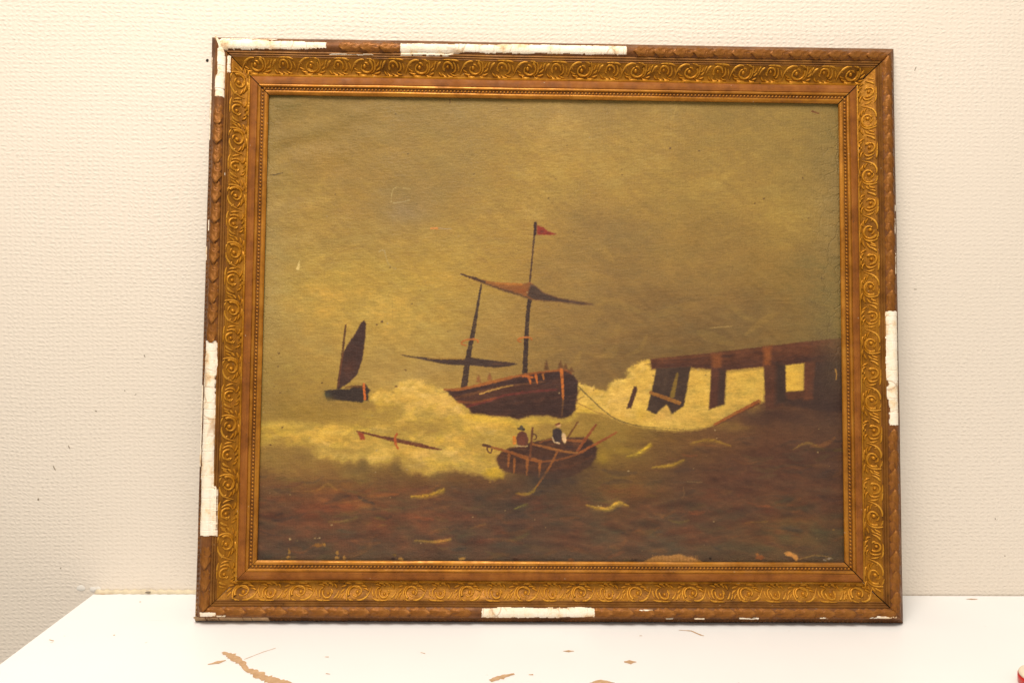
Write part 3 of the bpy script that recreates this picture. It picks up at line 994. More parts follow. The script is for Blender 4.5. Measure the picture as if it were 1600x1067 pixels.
def glow(cx, cy, rx, ry, c, op=.6, rag=1.0):
    """soft scumble"""
    sl = region([(cx - 2.2 * rx, cy - 2.2 * ry), (cx + 2.2 * rx, cy + 2.2 * ry)], 4)
    if sl is None: return
    x = X[sl] - cx + rag * rx * 1.1 * MN[sl]
    y = Y[sl] - cy + rag * ry * 1.1 * MN2[sl]
    put(sl, op * np.exp(-1.2 * ((x / rx) ** 2 + (y / ry) ** 2)), c, .06)


def inside(pts, x, y):
    ins = False
    n = len(pts)
    for k in range(n):
        (ax, ay), (bx, by) = pts[k], pts[(k + 1) % n]
        if (ay > y) != (by > y) and x < (bx - ax) * (y - ay) / (by - ay) + ax: ins = not ins
    return ins


def dabs(pts, n, cols, ln, wd, ang, seed, op=.5, bump=.0001):
    """many short loaded brush strokes inside an outline"""
    r = random.Random(seed)
    xs, ys = [q[0] for q in pts], [q[1] for q in pts]
    k = 0
    while k < n:
        x, y = r.uniform(min(xs), max(xs)), r.uniform(min(ys), max(ys))
        k += 1
        if not inside(pts, x, y): continue
        a = math.radians(r.uniform(*ang))
        l_ = r.uniform(*ln) / 2
        dx, dy = math.cos(a) * l_, math.sin(a) * l_
        c = r.choice(cols)
        j = r.uniform(.93, 1.07)
        b_ = r.uniform(-.25, .25) * l_
        w_ = r.uniform(*wd)
        line([(x - dx, y - dy), (x - dy * .25 + b_ * .3, y + dx * .1 + b_), (x + dx, y + dy)], [w_ * .4, w_, w_ * .5], tuple(v_ * j for v_ in c), 2.2, .35, op * r.uniform(.5, 1), .1, bump, .45)


SKY = [(400, 145), (1325, 145), (1325, 530), (1000, 560), (900, 590), (400, 600)]
for g in [(1020, 450, 170, 70, (122, 101, 68), .32), (1110, 505, 130, 40, (106, 88, 62), .4), (930, 490, 70, 60, (124, 102, 68), .3), (560, 520, 110, 60, (194, 166, 90), .3), (935, 352, 60, 26, (124, 106, 72), .6), (985, 372, 50, 22, (128, 108, 74), .5), (900, 420, 40, 40, (142, 120, 78), .4), (1080, 345, 40, 14, (142, 120, 68), .4), (1000, 480, 70, 36, (112, 92, 60), .45), (1100, 520, 60, 20, (102, 86, 60), .5), (1160, 470, 50, 26, (114, 94, 62), .4), (880, 560, 40, 24, (116, 96, 64), .5),
          (884, 192, 26, 18, (190, 162, 98), .6), (1030, 215, 26, 40, (176, 150, 86), .5), (1085, 292, 22, 16, (178, 152, 84), .5), (1140, 275, 26, 20, (176, 150, 82), .5), (1235, 340, 44, 24, (172, 148, 80), .5), (1020, 300, 24, 10, (174, 148, 82), .4), (1050, 410, 24, 14, (150, 126, 70), .4), (1050, 425, 14, 14, (150, 126, 80), .4),
          (1075, 250, 24, 36, (146, 125, 70), .5), (960, 175, 60, 14, (142, 122, 76), .5), (640, 330, 30, 22, (140, 126, 92), .5), (720, 250, 50, 30, (148, 130, 84), .4), (560, 270, 60, 20, (146, 122, 66), .4), (520, 370, 80, 20, (156, 134, 78), .35), (620, 490, 60, 40, (196, 166, 84), .5), (540, 450, 50, 40, (192, 160, 76), .4), (430, 400, 26, 60, (168, 150, 96), .4), (760, 520, 40, 30, (160, 136, 82), .4), (680, 575, 40, 14, (164, 140, 88), .5)]:
    glow(*g)
dabs(SKY, 190, [(172, 148, 84), (150, 128, 74), (164, 138, 76)], (20, 70), (3, 10), (-60, 60), 1, .22, .00005)
SEA = [(400, 740), (640, 750), (800, 770), (960, 730), (1100, 690), (1325, 660), (1325, 880), (400, 880)]
dabs(SEA, 330, [(98, 70, 48), (66, 52, 44), (110, 74, 46), (74, 62, 52), (92, 60, 46), (84, 70, 50), (60, 52, 48)], (14, 55), (1.4, 5), (-22, 14), 2, .55, .00010)
dabs(SEA, 70, [(122, 70, 44), (128, 84, 48), (52, 48, 48), (104, 92, 50)], (14, 40), (1.4, 4), (-20, 12), 22, .5, .00010)
# --- breaking wave on the left
poly([(395, 664), (440, 655), (470, 657), (500, 664), (540, 660), (572, 650), (580, 622), (592, 611), (606, 618), (622, 612), (630, 598), (642, 594), (652, 598),
      (668, 605), (700, 612), (722, 628), (740, 646), (800, 652), (840, 664), (812, 690), (780, 700), (776, 716), (790, 738), (766, 747), (718, 737), (674, 742),
      (632, 738), (617, 722), (585, 731), (566, 719), (543, 727), (495, 717), (473, 693), (432, 695), (395, 697)], (200, 170, 84), 4.5, 1.3, 8, .85, .14, .00012)
for g in [(645, 612, 26, 16, (216, 184, 92), .9), (600, 622, 16, 12, (208, 176, 82), .8), (690, 628, 26, 14, (212, 182, 100), .8), (655, 645, 14, 18, (214, 182, 92), .6), (425, 672, 26, 10, (200, 170, 66), .7),
          (520, 674, 34, 9, (206, 174, 76), .8), (490, 690, 46, 9, (212, 180, 82), .8), (540, 700, 40, 10, (214, 182, 92), .7), (600, 712, 36, 10, (212, 182, 88), .7), (660, 715, 30, 12, (208, 178, 90), .8), (700, 690, 30, 12, (206, 178, 90), .6), (715, 722, 30, 10, (204, 176, 98), .7),
          (755, 668, 26, 9, (210, 178, 82), .6), (740, 652, 20, 6, (216, 186, 70), .8), (745, 700, 18, 12, (196, 166, 84), .5), (590, 655, 40, 9, (172, 145, 66), .8), (625, 652, 22, 10, (168, 142, 66), .6), (560, 632, 20, 10, (160, 136, 64), .6), (800, 668, 22, 6, (204, 172, 74), .6), (480, 640, 40, 12, (146, 122, 54), .6), (430, 625, 30, 12, (142, 120, 56), .6)]:
    glow(*g)
WAVE = [(410, 664), (500, 668), (575, 655), (585, 618), (632, 600), (655, 602), (700, 616), (740, 650), (820, 662), (780, 695), (775, 735), (720, 732), (632, 728), (560, 715), (500, 712), (470, 688), (410, 690)]
dabs(WAVE, 260, [(222, 190, 100), (208, 178, 84), (188, 158, 72), (214, 184, 108), (176, 148, 70), (218, 190, 78)], (12, 36), (3, 7.5), (-50, 30), 3, .5, .00014)
dabs(WAVE, 70, [(166, 138, 62), (230, 200, 116), (226, 196, 84)], (6, 18), (1.6, 4.0), (-60, 40), 33, .55, .00018)
dabs([(580, 622), (592, 609), (606, 616), (630, 597), (650, 596), (670, 606), (660, 625), (600, 630)], 60, [(222, 188, 84), (214, 182, 92)], (5, 14), (1.6, 3.6), (-80, 20), 4, .85, .00025)
for g in [(500, 644, 70, 10, (150, 126, 56), .95), (560, 646, 40, 11, (160, 134, 60), .9), (600, 652, 36, 10, (166, 139, 62), .85), (650, 668, 40, 7, (174, 146, 70), .7), (545, 662, 40, 6, (172, 146, 66), .6), (700, 664, 30, 8, (182, 154, 72), .6),
          (612, 640, 18, 9, (164, 138, 66), .6), (668, 646, 14, 9, (176, 148, 74), .6), (715, 650, 16, 8, (180, 152, 76), .5), (455, 672, 30, 5, (176, 148, 66), .5), (580, 690, 34, 7, (188, 160, 80), .6), (530, 706, 30, 8, (178, 148, 78), .6), (650, 728, 26, 6, (176, 148, 82), .5), (740, 690, 26, 9, (178, 150, 76), .6), (765, 715, 16, 12, (168, 142, 66), .6), (800, 676, 30, 6, (176, 148, 70), .6), (440, 688, 40, 6, (160, 132, 62), .6), (480, 700, 30, 8, (150, 122, 64), .6),
          (640, 604, 16, 7, (238, 208, 124), .6), (660, 616, 12, 6, (236, 206, 124), .5), (596, 614, 8, 5, (232, 202, 110), .6), (745, 658, 26, 5, (232, 202, 96), .6), (520, 676, 40, 4, (232, 202, 108), .6), (430, 665, 24, 4, (222, 192, 90), .6), (690, 706, 26, 5, (230, 202, 120), .5), (590, 716, 26, 4, (222, 194, 110), .5),
          (640, 612, 24, 14, (226, 194, 102), .6), (600, 620, 12, 9, (218, 186, 88), .6), (690, 624, 20, 10, (220, 190, 104), .6), (640, 640, 10, 14, (220, 188, 94), .6), (500, 682, 60, 8, (218, 186, 88), .6), (620, 706, 50, 9, (214, 184, 96), .5), (700, 716, 40, 8, (210, 182, 104), .5)]:
    glow(*g)
for (x_, y_, w_, h_) in [(566, 716, 9, 18), (618, 718, 7, 22), (545, 724, 8, 10), (632, 736, 14, 10), (592, 730, 10, 8), (680, 742, 14, 6)]:
    poly([(x_ - w_, y_ + h_), (x_ - 2, y_), (x_ + 2, y_ - 1), (x_ + w_, y_ + h_)], (112, 92, 54), 6, .8, 2, .7)
poly([(755, 742), (762, 734), (775, 730), (783, 736), (790, 741), (786, 747), (770, 748)], (200, 168, 48), 3, .9, 0, .9, .15, .0002)
# shadowy troughs under the crest
for g in [(430, 705, 36, 9, (128, 104, 58), .8), (462, 716, 26, 10, (112, 90, 54), .7), (560, 735, 22, 9, (100, 82, 50), .8), (568, 724, 8, 7, (106, 88, 50), .8), (619, 735, 9, 12, (98, 80, 48), .8), (650, 750, 30, 7, (96, 76, 46), .7), (720, 750, 40, 6, (104, 74, 44), .6)]:
    glow(*g)
# --- spray on the right, behind the hull and under the pier
poly([(885, 598), (905, 601), (920, 604), (936, 609), (950, 613), (958, 603), (965, 596), (972, 592), (980, 589), (988, 578), (994, 574), (1006, 568), (1014, 563), (1019, 575), (1080, 573), (1134, 577), (1195, 571),
      (1195, 628), (1160, 645), (1115, 664), (1102, 669), (1077, 673), (1038, 674), (1006, 669), (981, 663), (955, 653), (924, 645), (896, 646)], (214, 182, 90), 2.6, .55, 2.5, 1, .10, .00015)
rj = random.Random(77)
for (x_, y_) in [(905, 602), (918, 604), (930, 607), (943, 611), (952, 611), (960, 601), (966, 595), (974, 591), (982, 587), (989, 577), (996, 573), (1003, 569), (1010, 565), (1015, 563), (582, 618), (592, 610), (603, 616), (614, 615), (624, 608), (632, 596), (642, 593), (652, 596), (662, 602), (676, 606), (690, 609)]:
    for q in range(3):
        r_ = rj.uniform(2.5, 6.5)
        ell(x_ + rj.uniform(-6, 6), y_ + rj.uniform(0, 8), r_ * 1.2, r_, rj.choice([(222, 192, 100), (214, 184, 88), (206, 176, 88)]), 3.0, rj.uniform(-.6, .6), .7, rj.uniform(.45, .85), .14, .00015)
for g in [(975, 630, 30, 24, (220, 190, 104), .7), (1005, 590, 12, 16, (222, 190, 92), .7), (930, 620, 18, 12, (214, 184, 92), .6), (1040, 655, 34, 9, (222, 188, 96), .7), (1090, 655, 24, 9, (206, 174, 88), .6), (915, 640, 14, 8, (214, 184, 66), .6), (1000, 645, 10, 14, (222, 190, 78), .6), (1095, 605, 12, 22, (220, 188, 88), .7), (1165, 600, 26, 22, (220, 188, 86), .7)]:
    glow(*g)
dabs([(905, 604), (950, 616), (990, 582), (1014, 566), (1018, 610), (1000, 660), (1080, 668), (1000, 664), (930, 640)], 130, [(226, 196, 112), (212, 180, 84), (222, 190, 90), (200, 168, 84)], (6, 20), (1.4, 3.8), (-80, 40), 5, .55, .00018)
dabs([(1083, 580), (1195, 578), (1195, 622), (1110, 660), (1040, 668)], 60, [(224, 194, 100), (214, 184, 84)], (8, 22), (1.6, 3.6), (-40, 40), 6, .4, .00012)
for g in [(950, 680, 44, 14, (140, 118, 56), .7), (905, 668, 24, 8, (158, 132, 62), .6), (1000, 684, 30, 9, (118, 96, 48), .6), (1150, 668, 30, 8, (126, 100, 54), .6), (1180, 640, 16, 10, (152, 126, 66), .6), (940, 715, 12, 10, (168, 142, 44), .7), (975, 705, 24, 7, (150, 126, 44), .6), (1120, 660, 22, 6, (160, 134, 64), .5)]:
    glow(*g)
# --- pier
DRAW['umber'] = True
poly([(1228, 560), (1330, 540), (1330, 645), (1270, 640), (1229, 632)], (72, 54, 45), 3, .3, 2)
poly([(1016, 561), (1100, 553), (1193, 542), (1260, 534), (1330, 527), (1330, 560), (1271, 567), (1193, 573), (1134, 579), (1080, 574), (1019, 577)], (102, 62, 40), 1.2, .18, 0, 1, .2)
poly([(1018, 570), (1080, 566), (1134, 570), (1193, 563), (1330, 548), (1330, 562), (1271, 568), (1193, 574), (1134, 579), (1080, 575), (1019, 577)], (76, 50, 40), 5, .3, 0, .75, .15)
dabs([(1018, 564), (1193, 546), (1320, 532), (1320, 556), (1193, 570), (1134, 576), (1019, 575)], 120, [(118, 72, 44), (84, 54, 42), (98, 62, 44), (70, 50, 44)], (12, 36), (.9, 2.4), (-10, 0), 14, .5, .0001)
line([(1018, 563), (1100, 556), (1190, 546)], [1.2, 2, 2], (124, 76, 46), 2, .3, .6)
line([(1210, 545), (1260, 539), (1300, 534)], [3, 4, 3], (122, 72, 48), 4, .4, .6)
poly([(1112, 553), (1127, 552), (1128, 576), (1113, 577)], (140, 84, 44), 3, .3, 0, .85)
poly([(1193, 543), (1206, 541), (1204, 570), (1194, 572)], (150, 88, 44), 3, .3, 0, .9)
poly([(1026, 576), (1080, 573), (1069, 634), (1061, 640), (1050, 648), (1042, 633), (1034, 640), (1026, 648), (1011, 641), (1019, 610)], (72, 57, 46), 1.2, .3, 0, 1, .2)
line([(1059, 584), (1051, 618)], [2, 4], (140, 116, 46), 2, .2, .85)
line([(1042, 580), (1036, 625)], [3, 3], (88, 70, 56), 4, .3, .5)
line([(1017, 614), (1040, 622), (1062, 630)], [2.6, 3, 3], (176, 116, 52), 1.2, .2, 1, .2, .0002)
poly([(1022, 655), (1030, 643), (1042, 633), (1049, 646), (1056, 655)], (224, 188, 100), 2.4, .4, 0)
poly([(991, 604), (995, 604), (996, 609), (987, 638), (979, 639)], (80, 54, 42), 1, .12)
poly([(1112, 574), (1135, 577), (1132, 632), (1124, 634), (1108, 641)], (92, 57, 42), 1.2, .15, 0, 1, .15)
poly([(1124, 577), (1135, 577), (1132, 632), (1122, 635)], (62, 50, 42), 3, .2, 0, .8)
poly([(1194, 571), (1228, 571), (1229, 632), (1197, 642)], (96, 60, 42), 1.2, .15, 0, 1, .15)
poly([(1214, 567), (1229, 571), (1230, 632), (1212, 632)], (60, 50, 42), 4, .3, 0, .85)
poly([(1228, 571), (1258, 567.5), (1258, 611), (1229, 613)], (222, 188, 84), 1.2, .15, 0, 1, .06, .0001)
poly([(1258, 567), (1275, 566), (1271, 624), (1256, 626)], (118, 70, 46), 2, .25, 0, 1, .12)
poly([(1229, 613), (1258, 611), (1258, 622), (1240, 626), (1230, 624)], (98, 62, 42), 2, .3)
glow(1215, 650, 60, 16, (78, 56, 44), .8)
glow(1290, 600, 26, 50, (70, 54, 46), .7)
line([(1116, 664), (1150, 646), (1186, 628)], [1.6, 2.8, 3.4], (156, 88, 42), 1.1, .15, 1, .15, .0002)
line([(1118, 666), (1186, 631)], [.8, 1.6], (92, 56, 40), 1.5, .2, .7)
# --- small boat with dark lugsail
line([(540, 508), (538, 524), (535, 549), (528, 606)], [1.2, 1.6, 1.6, 1.8], (104, 72, 40), 1.1, .2)
poly([(569, 500), (571.5, 506), (570.6, 526), (566, 562), (557.5, 586), (546, 597.5), (529, 609), (525.6, 608), (527.5, 594), (531, 575), (536, 551), (542.5, 539), (554, 522.5), (563, 505.6)], (73, 52, 44), 1.1, .12, 0, 1, .15)
glow(548, 572, 10, 14, (98, 60, 42), .6)
line([(536, 552), (532, 575), (528, 604)], [1, 1, 1], (120, 70, 42), 1.2, .2, .7)
poly([(507, 611), (516, 609), (546, 608), (552, 604), (565, 603), (567, 600), (571, 600), (575, 607), (579, 610), (575, 616), (576, 627), (569, 626), (565, 630), (550, 628), (531, 626), (512, 627), (508, 620)], (58, 49, 42), 1.3, .3, 0, 1, .15)
line([(540, 606), (552, 604), (564, 605)], [1.6, 2, 2], (110, 74, 40), 1.6, .3, .8)
glow(510, 617, 7, 7, (74, 80, 62), .7)
line([(568.3, 601), (569.8, 624)], [2, 1.8], (206, 100, 48), 1, .12, 1, .12, .0002)
poly([(500, 629), (520, 626), (545, 629), (565, 632), (582, 628), (586, 640), (500, 640)], (164, 137, 64), 4, .6, 1, .8)
glow(508, 626, 14, 6, (146, 124, 60), .6)
# --- wrecked ship
line([(836.5, 350), (832, 400), (827.5, 444)], [1.7, 1.3, 1.6], (84, 62, 46), 1.1, .12)
line([(836.5, 349), (836, 366)], [2.4, 2.2], (62, 44, 40), 1.1, .12)
poly([(839, 352), (848, 355), (856, 361), (870, 366.5), (861, 367.6), (839, 367)], (150, 60, 42), 1.1, .15, 0, 1, .15)
glow(846, 362, 4, 3, (92, 44, 36), .7)
glow(856, 365, 3, 2, (100, 46, 36), .6)
line([(828, 468), (824, 500), (820, 586)], [3.2, 3.2, 4.2], (64, 51, 44), 1.2, .12)
line([(752, 445), (746, 480), (739, 520), (733, 550)], [1.2, 2.2, 3.4, 3.8], (70, 56, 46), 1.2, .12)
line([(733, 550), (729, 575), (725, 606)], [4, 4.6, 5.2], (66, 52, 44), 1.2, .12)
poly([(720, 428.5), (751, 437), (773, 441), (797, 442.5), (818, 443.5), (828, 440.5), (835, 446), (850, 457.5), (872.5, 466), (910, 472.5), (926, 475.5), (910, 476.5), (872, 471.5), (831, 469), (814, 461), (788, 455), (764, 446), (739, 437)], (152, 98, 50), 1.1, .1, 0, 1, .15)
line([(720, 428.5), (740, 435), (757, 441)], [1, 2.2, 2], (78, 58, 44), 1.2, .1)
line([(752, 441), (785, 453), (812, 461), (829, 468)], [1.4, 1.8, 2, 1], (92, 68, 48), 2, .2, .8)
line([(775, 443), (815, 445)], [1.5, 1.8], (190, 112, 52), 1.6, .2, .8)
glow(815, 455, 9, 4, (160, 88, 44), .6)
poly([(829, 444), (835, 446), (850, 457.5), (872.5, 466), (910, 472.5), (926, 475.5), (910, 476.5), (872, 471.5), (833, 468.5), (824, 462)], (78, 64, 56), 2, .15, 0, .95, .15)
poly([(625, 554), (640, 556.5), (690, 561), (726, 560.5), (733, 558), (746, 560.5), (802, 567), (808, 569.3), (795, 573), (772, 575), (728, 570.5), (709, 571), (690, 568.5), (650, 560), (632, 557)], (72, 56, 48), 1.1, .12, 0, 1, .15)
line([(668, 560.5), (700, 561), (726, 561)], [.6, 1.2, .8], (176, 136, 58), 1.2, .15, .9)
line([(770, 569), (798, 569)], [1, .8], (110, 78, 64), 1.5, .2, .6)
for (cx, cy, rx, ry, a) in ((734, 535, 13, 4.6, -.12), (820, 531, 11, 3.4, -.06)):
    pts = [(cx + rx * math.cos(t), cy + ry * math.sin(t) + a * rx * math.cos(t)) for t in np.linspace(math.radians(120), math.radians(375), 16)]
    line(pts, [1.3] * 16, (192, 104, 50), 1.1, .12, 1, .1, .0002)
hull = [(694, 609), (720, 607.5), (769, 596), (817.5, 585), (874, 577.5), (889, 579), (896, 587), (903, 596), (902, 615), (898, 641), (892, 649), (877, 654), (855, 649), (829, 650), (810, 655), (795, 651), (769, 650), (750, 647), (736, 646), (734, 639), (712, 626), (701, 614)]
for (x_, y_, h_) in ((748, 597, 11), (765, 594, 12), (854, 578, 15), (876, 576, 13), (884, 577, 9), (893, 581, 8)):
    poly([(x_ - 4, y_), (x_ - 2.4, y_ - h_ * .6), (x_, y_ - h_), (x_ + 2, y_ - h_ * .6), (x_ + 4.5, y_ + 1)], (140, 88, 52) if x_ < 800 else (112, 76, 44), 1.4, .25, 0, .9)
poly(hull, (82, 54, 42), 1.3, .3, 0, 1, .16)
poly([(736, 646), (734, 638), (760, 631), (800, 622), (850, 616), (877, 613), (903, 612), (898, 641), (892, 649), (877, 654), (855, 649), (829, 650), (810, 655), (795, 651), (769, 650)], (66, 46, 38), 3, .3, 0, .9, .14)
line([(702, 616), (760, 606), (820, 595), (872, 587)], [2, 4, 4, 5], (62, 46, 42), 3, .3, .8)
line([(712, 622), (740, 615), (790, 604), (850, 597)], [1, 2.5, 2, 1], (120, 78, 46), 2, .4, .7)
line([(730, 635), (760, 627), (795, 617), (845, 611), (870, 609)], [2.2, 2.2, 2.0, 2.2, 1], (118, 54, 46), 1.8, .35, .85)
line([(716, 628), (740, 629), (775, 622)], [2.5, 2, 1], (136, 80, 42), 2, .3, .7)
line([(750, 616), (775, 608), (802, 602)], [1.0, 1.2, .6], (190, 150, 84), 1.2, .45, .9, .1, .0002, .4)
line([(694, 609), (720, 608), (769, 597), (817, 586), (874, 578.5)], [1.6, 2.2, 2.6, 1.8, 1.4], (176, 102, 48), 1.6, .25, .95)
line([(872, 579), (884, 579), (893, 584)], [1.6, 1.8, 1.2], (150, 88, 44), 1.4, .2, .8)
poly([(882, 580), (896, 587), (903, 596), (902, 615), (898, 641), (892, 649), (881, 652)], (58, 44, 40), 2, .2, 0, .8)
line([(877, 578), (879, 600), (880, 624)], [2.6, 2.2, 1.6], (206, 106, 46), 1.1, .15, 1, .1, .0002)
line([(880, 624), (878, 650)], [1.4, .8], (130, 88, 44), 1.4, .2, .7)
line([(817, 588), (832, 589.5)], [1.6, 1.6], (202, 100, 46), 1.1, .2)
line([(827, 590), (829, 600)], [2, 1.4], (198, 98, 44), 1.1, .2)
line([(837, 586), (840, 600)], [2.2, 1], (200, 100, 44), 1.1, .2)
line([(848, 586), (850, 593)], [2, 1], (190, 110, 50), 1.1, .2)
line([(903, 603), (920, 620), (945, 643), (965, 656), (990, 664), (1020, 668), (1070, 671)], [.9, .9, .8, .7, .6, .45, .2], (96, 84, 52), 1.1, .1, .85)
line([(900, 628), (930, 643), (960, 653)], [.6, .6, .3], (160, 110, 60), 1.0, .1, .8)
dabs(hull, 90, [(60, 47, 44), (92, 62, 46), (74, 50, 44), (104, 66, 48)], (10, 30), (.8, 2.0), (-18, -4), 8, .45, .00008)
# foam lapping the hull
poly([(734, 648), (752, 648), (770, 652), (795, 653), (806, 660), (790, 664), (740, 658)], (214, 184, 74), 3, .5, 0, .8)
poly([(812, 662), (820, 653), (832, 650), (858, 652), (880, 657), (894, 650), (898, 645), (904, 650), (890, 662), (850, 664)], (206, 176, 78), 3, .5, 0, .75)
# --- floating spar
line([(557.5, 674), (574, 678), (616, 688), (662, 697.5), (690, 703)], [1, 1.4, 2.6, 2.8, .6], (118, 66, 42), 1.2, .2, 1, .15, .0002)
line([(600, 682), (660, 694)], [.8, .8], (104, 66, 44), 1.2, .2, .8)
poly([(558, 675.5), (568, 677.5), (570, 687.5), (563, 687.5)], (178, 80, 50), 1.1, .15)
line([(620, 678), (617, 684), (618, 694), (622, 702)], [1.4, 2, 2.2, 1], (192, 86, 44), 1.1, .15, 1, .1, .0002)
# --- rowing boat
glow(860, 752, 50, 12, (70, 58, 48), .8)
line([(903, 660), (887, 684)], [1.4, 1.4], (128, 82, 42), 1.1, .12)
poly([(775, 719), (777, 713), (784, 706), (799, 699), (816, 697), (831, 691), (861, 685), (887, 684), (914, 683), (925, 689), (932.5, 701), (931.6, 714), (923, 728), (897, 744), (869, 749), (842, 746), (805, 740), (790, 737), (781, 732)], (90, 60, 42), 1.6, .3, 0, 1, .18)
poly([(784, 708), (800, 701), (831, 693), (861, 687), (914, 686), (924, 694), (915, 704), (887, 714), (854, 718), (820, 714)], (78, 52, 38), 3, .3, 0, .9, .15)
poly([(908, 688), (924, 690), (932, 703), (930, 716), (915, 722), (908, 706)], (62, 45, 38), 4, .3, 0, .7)
poly([(800, 704), (826, 698), (832, 712), (806, 710)], (62, 44, 36), 3, .3, 0, .6)
dabs([(778, 716), (800, 702), (860, 690), (925, 692), (930, 714), (897, 742), (842, 744), (790, 735)], 110, [(70, 48, 40), (108, 70, 46), (84, 58, 46), (60, 46, 42), (122, 78, 48)], (7, 22), (.9, 2.4), (-28, 8), 12, .5, .0001)
line([(832, 694), (869, 703), (900, 708), (915, 704)], [1.6, 2, 1.6, 1], (164, 106, 54), 1.3, .25, .95)
line([(843, 692), (860, 687), (900, 689), (914, 690)], [1, 1.2, 2.4, 2], (148, 92, 48), 1.6, .3, .8)
line([(800, 708), (824, 717), (846, 722)], [1.8, 2, 1.6], (170, 98, 44), 1.3, .25, .95)
line([(846, 722), (880, 717), (905, 709), (918, 702)], [1.4, 1.6, 1.6, 1], (136, 84, 46), 1.4, .25, .9)
line([(860, 735), (900, 726), (926, 712)], [2, 2, 1], (112, 68, 44), 3, .3, .6)
for (x_, a_, b_) in ((795, 711, 729), (804, 718, 739), (824, 720, 743), (843.5, 723, 745)):
    line([(x_, a_), (x_ - 1, b_)], [2.2, 1.3], (168, 102, 48), 1.2, .25, .95)
line([(756, 696), (790, 705), (846, 721)], [1.8, 2, 1.8], (146, 90, 46), 1.1, .15, 1, .12, .0002)
line([(755, 695.5), (766, 698)], [2, 2], (96, 66, 44), 1.1, .15)
line([(761, 700), (763, 706), (767, 707), (769, 702)], [1.1] * 4, (98, 66, 42), 1, .15)
line([(832, 669), (830, 695), (828, 717)], [1.6, 1.9, 1.9], (116, 70, 42), 1.1, .15)
line([(832, 678), (837, 680), (838, 685), (834, 687)], [1.0] * 4, (104, 66, 42), 1, .15)
line([(931.5, 664), (916, 685), (902, 705)], [1.8, 2.3, 2], (140, 80, 44), 1.1, .15, 1, .12, .0002)
line([(963, 676), (935, 692), (906, 707)], [1.6, 2, 1.6], (158, 90, 46), 1.1, .15, 1, .12, .0002)
line([(872, 704), (864, 720), (855, 736), (846, 750), (835, 765)], [1.6, 1.8, 1.8, 1.6, 1], (146, 92, 46), 1.1, .15, 1, .12, .0002)
line([(806, 771), (820, 773), (832, 769), (838, 760)], [1, 2.6, 2, 1], (156, 124, 48), 2, .4, .85)
glow(862, 743, 62, 9, (72, 58, 47), .65, .6)
glow(915, 728, 24, 12, (74, 58, 44), .5, .6)
glow(1300, 585, 26, 60, (70, 54, 46), .55, .6)
# oarsmen
ell(816, 687, 9.5, 12.5, (112, 66, 50), 1.5)
ell(816, 690, 5, 8, (132, 72, 52), 3, 0, .2, .6)
line([(803.5, 684), (804, 692)], [2.6, 2.8], (208, 126, 44), 1.3, .2)
line([(810, 670), (819, 671)], [2, 2], (64, 56, 46), 1.2, .2)
ell(814.5, 668, 3, 3, (92, 84, 70), 1.2)
line([(805, 697), (824, 697.5)], [.9, .9], (196, 172, 128), 1.1, .3, .9)
poly([(864, 672), (870, 669), (877, 671), (880, 678), (876, 693), (868, 692), (863, 684)], (62, 52, 52), 1.4, .2)
ell(881.5, 684.5, 3.6, 8.6, (220, 192, 142), 1.3, -.2)
line([(863, 684), (867, 691), (874, 693)], [1, 1, 1], (206, 184, 146), 1.1, .3, .9)
ell(872.5, 665, 4.2, 3.2, (206, 166, 116), 1.2)
line([(869, 664), (874, 662)], [1.5, 1.5], (128, 66, 44), 1.2, .2)
DRAW['umber'] = False
# --- sea: crests and dark furrows
for (pts, w, c, o) in [
    ([(643, 775.5), (666, 774.5), (692, 766)], [1, 2.4, 2.8], (186, 150, 46), .95),
    ([(474, 768), (496, 766), (512, 757), (526, 766)], [.8, 2.2, 2.4, .8], (136, 102, 54), .85),
    ([(648, 844.5), (683, 846.5), (703, 842)], [.8, 2.2, 2], (168, 130, 58), .85),
    ([(512, 815), (539, 814), (556, 809)], [.8, 1.6, 2.4], (116, 96, 54), .85),
    ([(804, 795), (824, 787)], [.6, 1.2], (162, 148, 66), .9),
    ([(917, 789.5), (949, 795), (966, 786), (982, 790)], [.8, 2.6, 3.2, .7], (196, 160, 62), .95),
    ([(1020, 730), (1050, 727), (1068, 719.5)], [.8, 2.8, 2], (176, 146, 50), .9),
    ([(980, 713), (998, 708), (1016, 695)], [1, 2.8, 2.6], (186, 160, 48), .92),
    ([(1080, 693), (1102, 688), (1122, 690), (1142, 697)], [1, 2.6, 2.2, .6], (146, 114, 46), .85),
    ([(1240, 702), (1263, 692), (1288, 703)], [.6, 2, .5], (116, 92, 50), .8),
    ([(735, 826), (758, 819)], [.8, 1.6], (120, 88, 52), .7),
    ([(1165, 817), (1200, 815)], [.8, 1], (116, 92, 46), .7),
    ([(420, 736), (460, 735)], [1.5, 2], (132, 104, 56), .6),
    ([(560, 792), (575, 790)], [3, 4], (132, 84, 46), .6)]:
    line([(a_, b_ + 1.2) for a_, b_ in pts], [q_ * 1.5 for q_ in w], c, 4.0, .5, o * .4, .2, .0001, .6)
    line(pts, [q_ * .8 for q_ in w], tuple(v_ * 1.06 for v_ in c), 1.8, .45, o * .8, .25, .0002, .85)
line([(560, 777), (570, 783), (584, 787)], [1.4, 2.8, 1.4], (56, 50, 46), 2.5, .4, .85)
line([(574, 776), (600, 774), (622, 772)], [1.5, 3, 1], (134, 82, 46), 3, .4, .7)
line([(530, 786), (556, 783), (566, 780)], [.8, 1.2, .8], (130, 90, 52), 1.6, .4, .7)
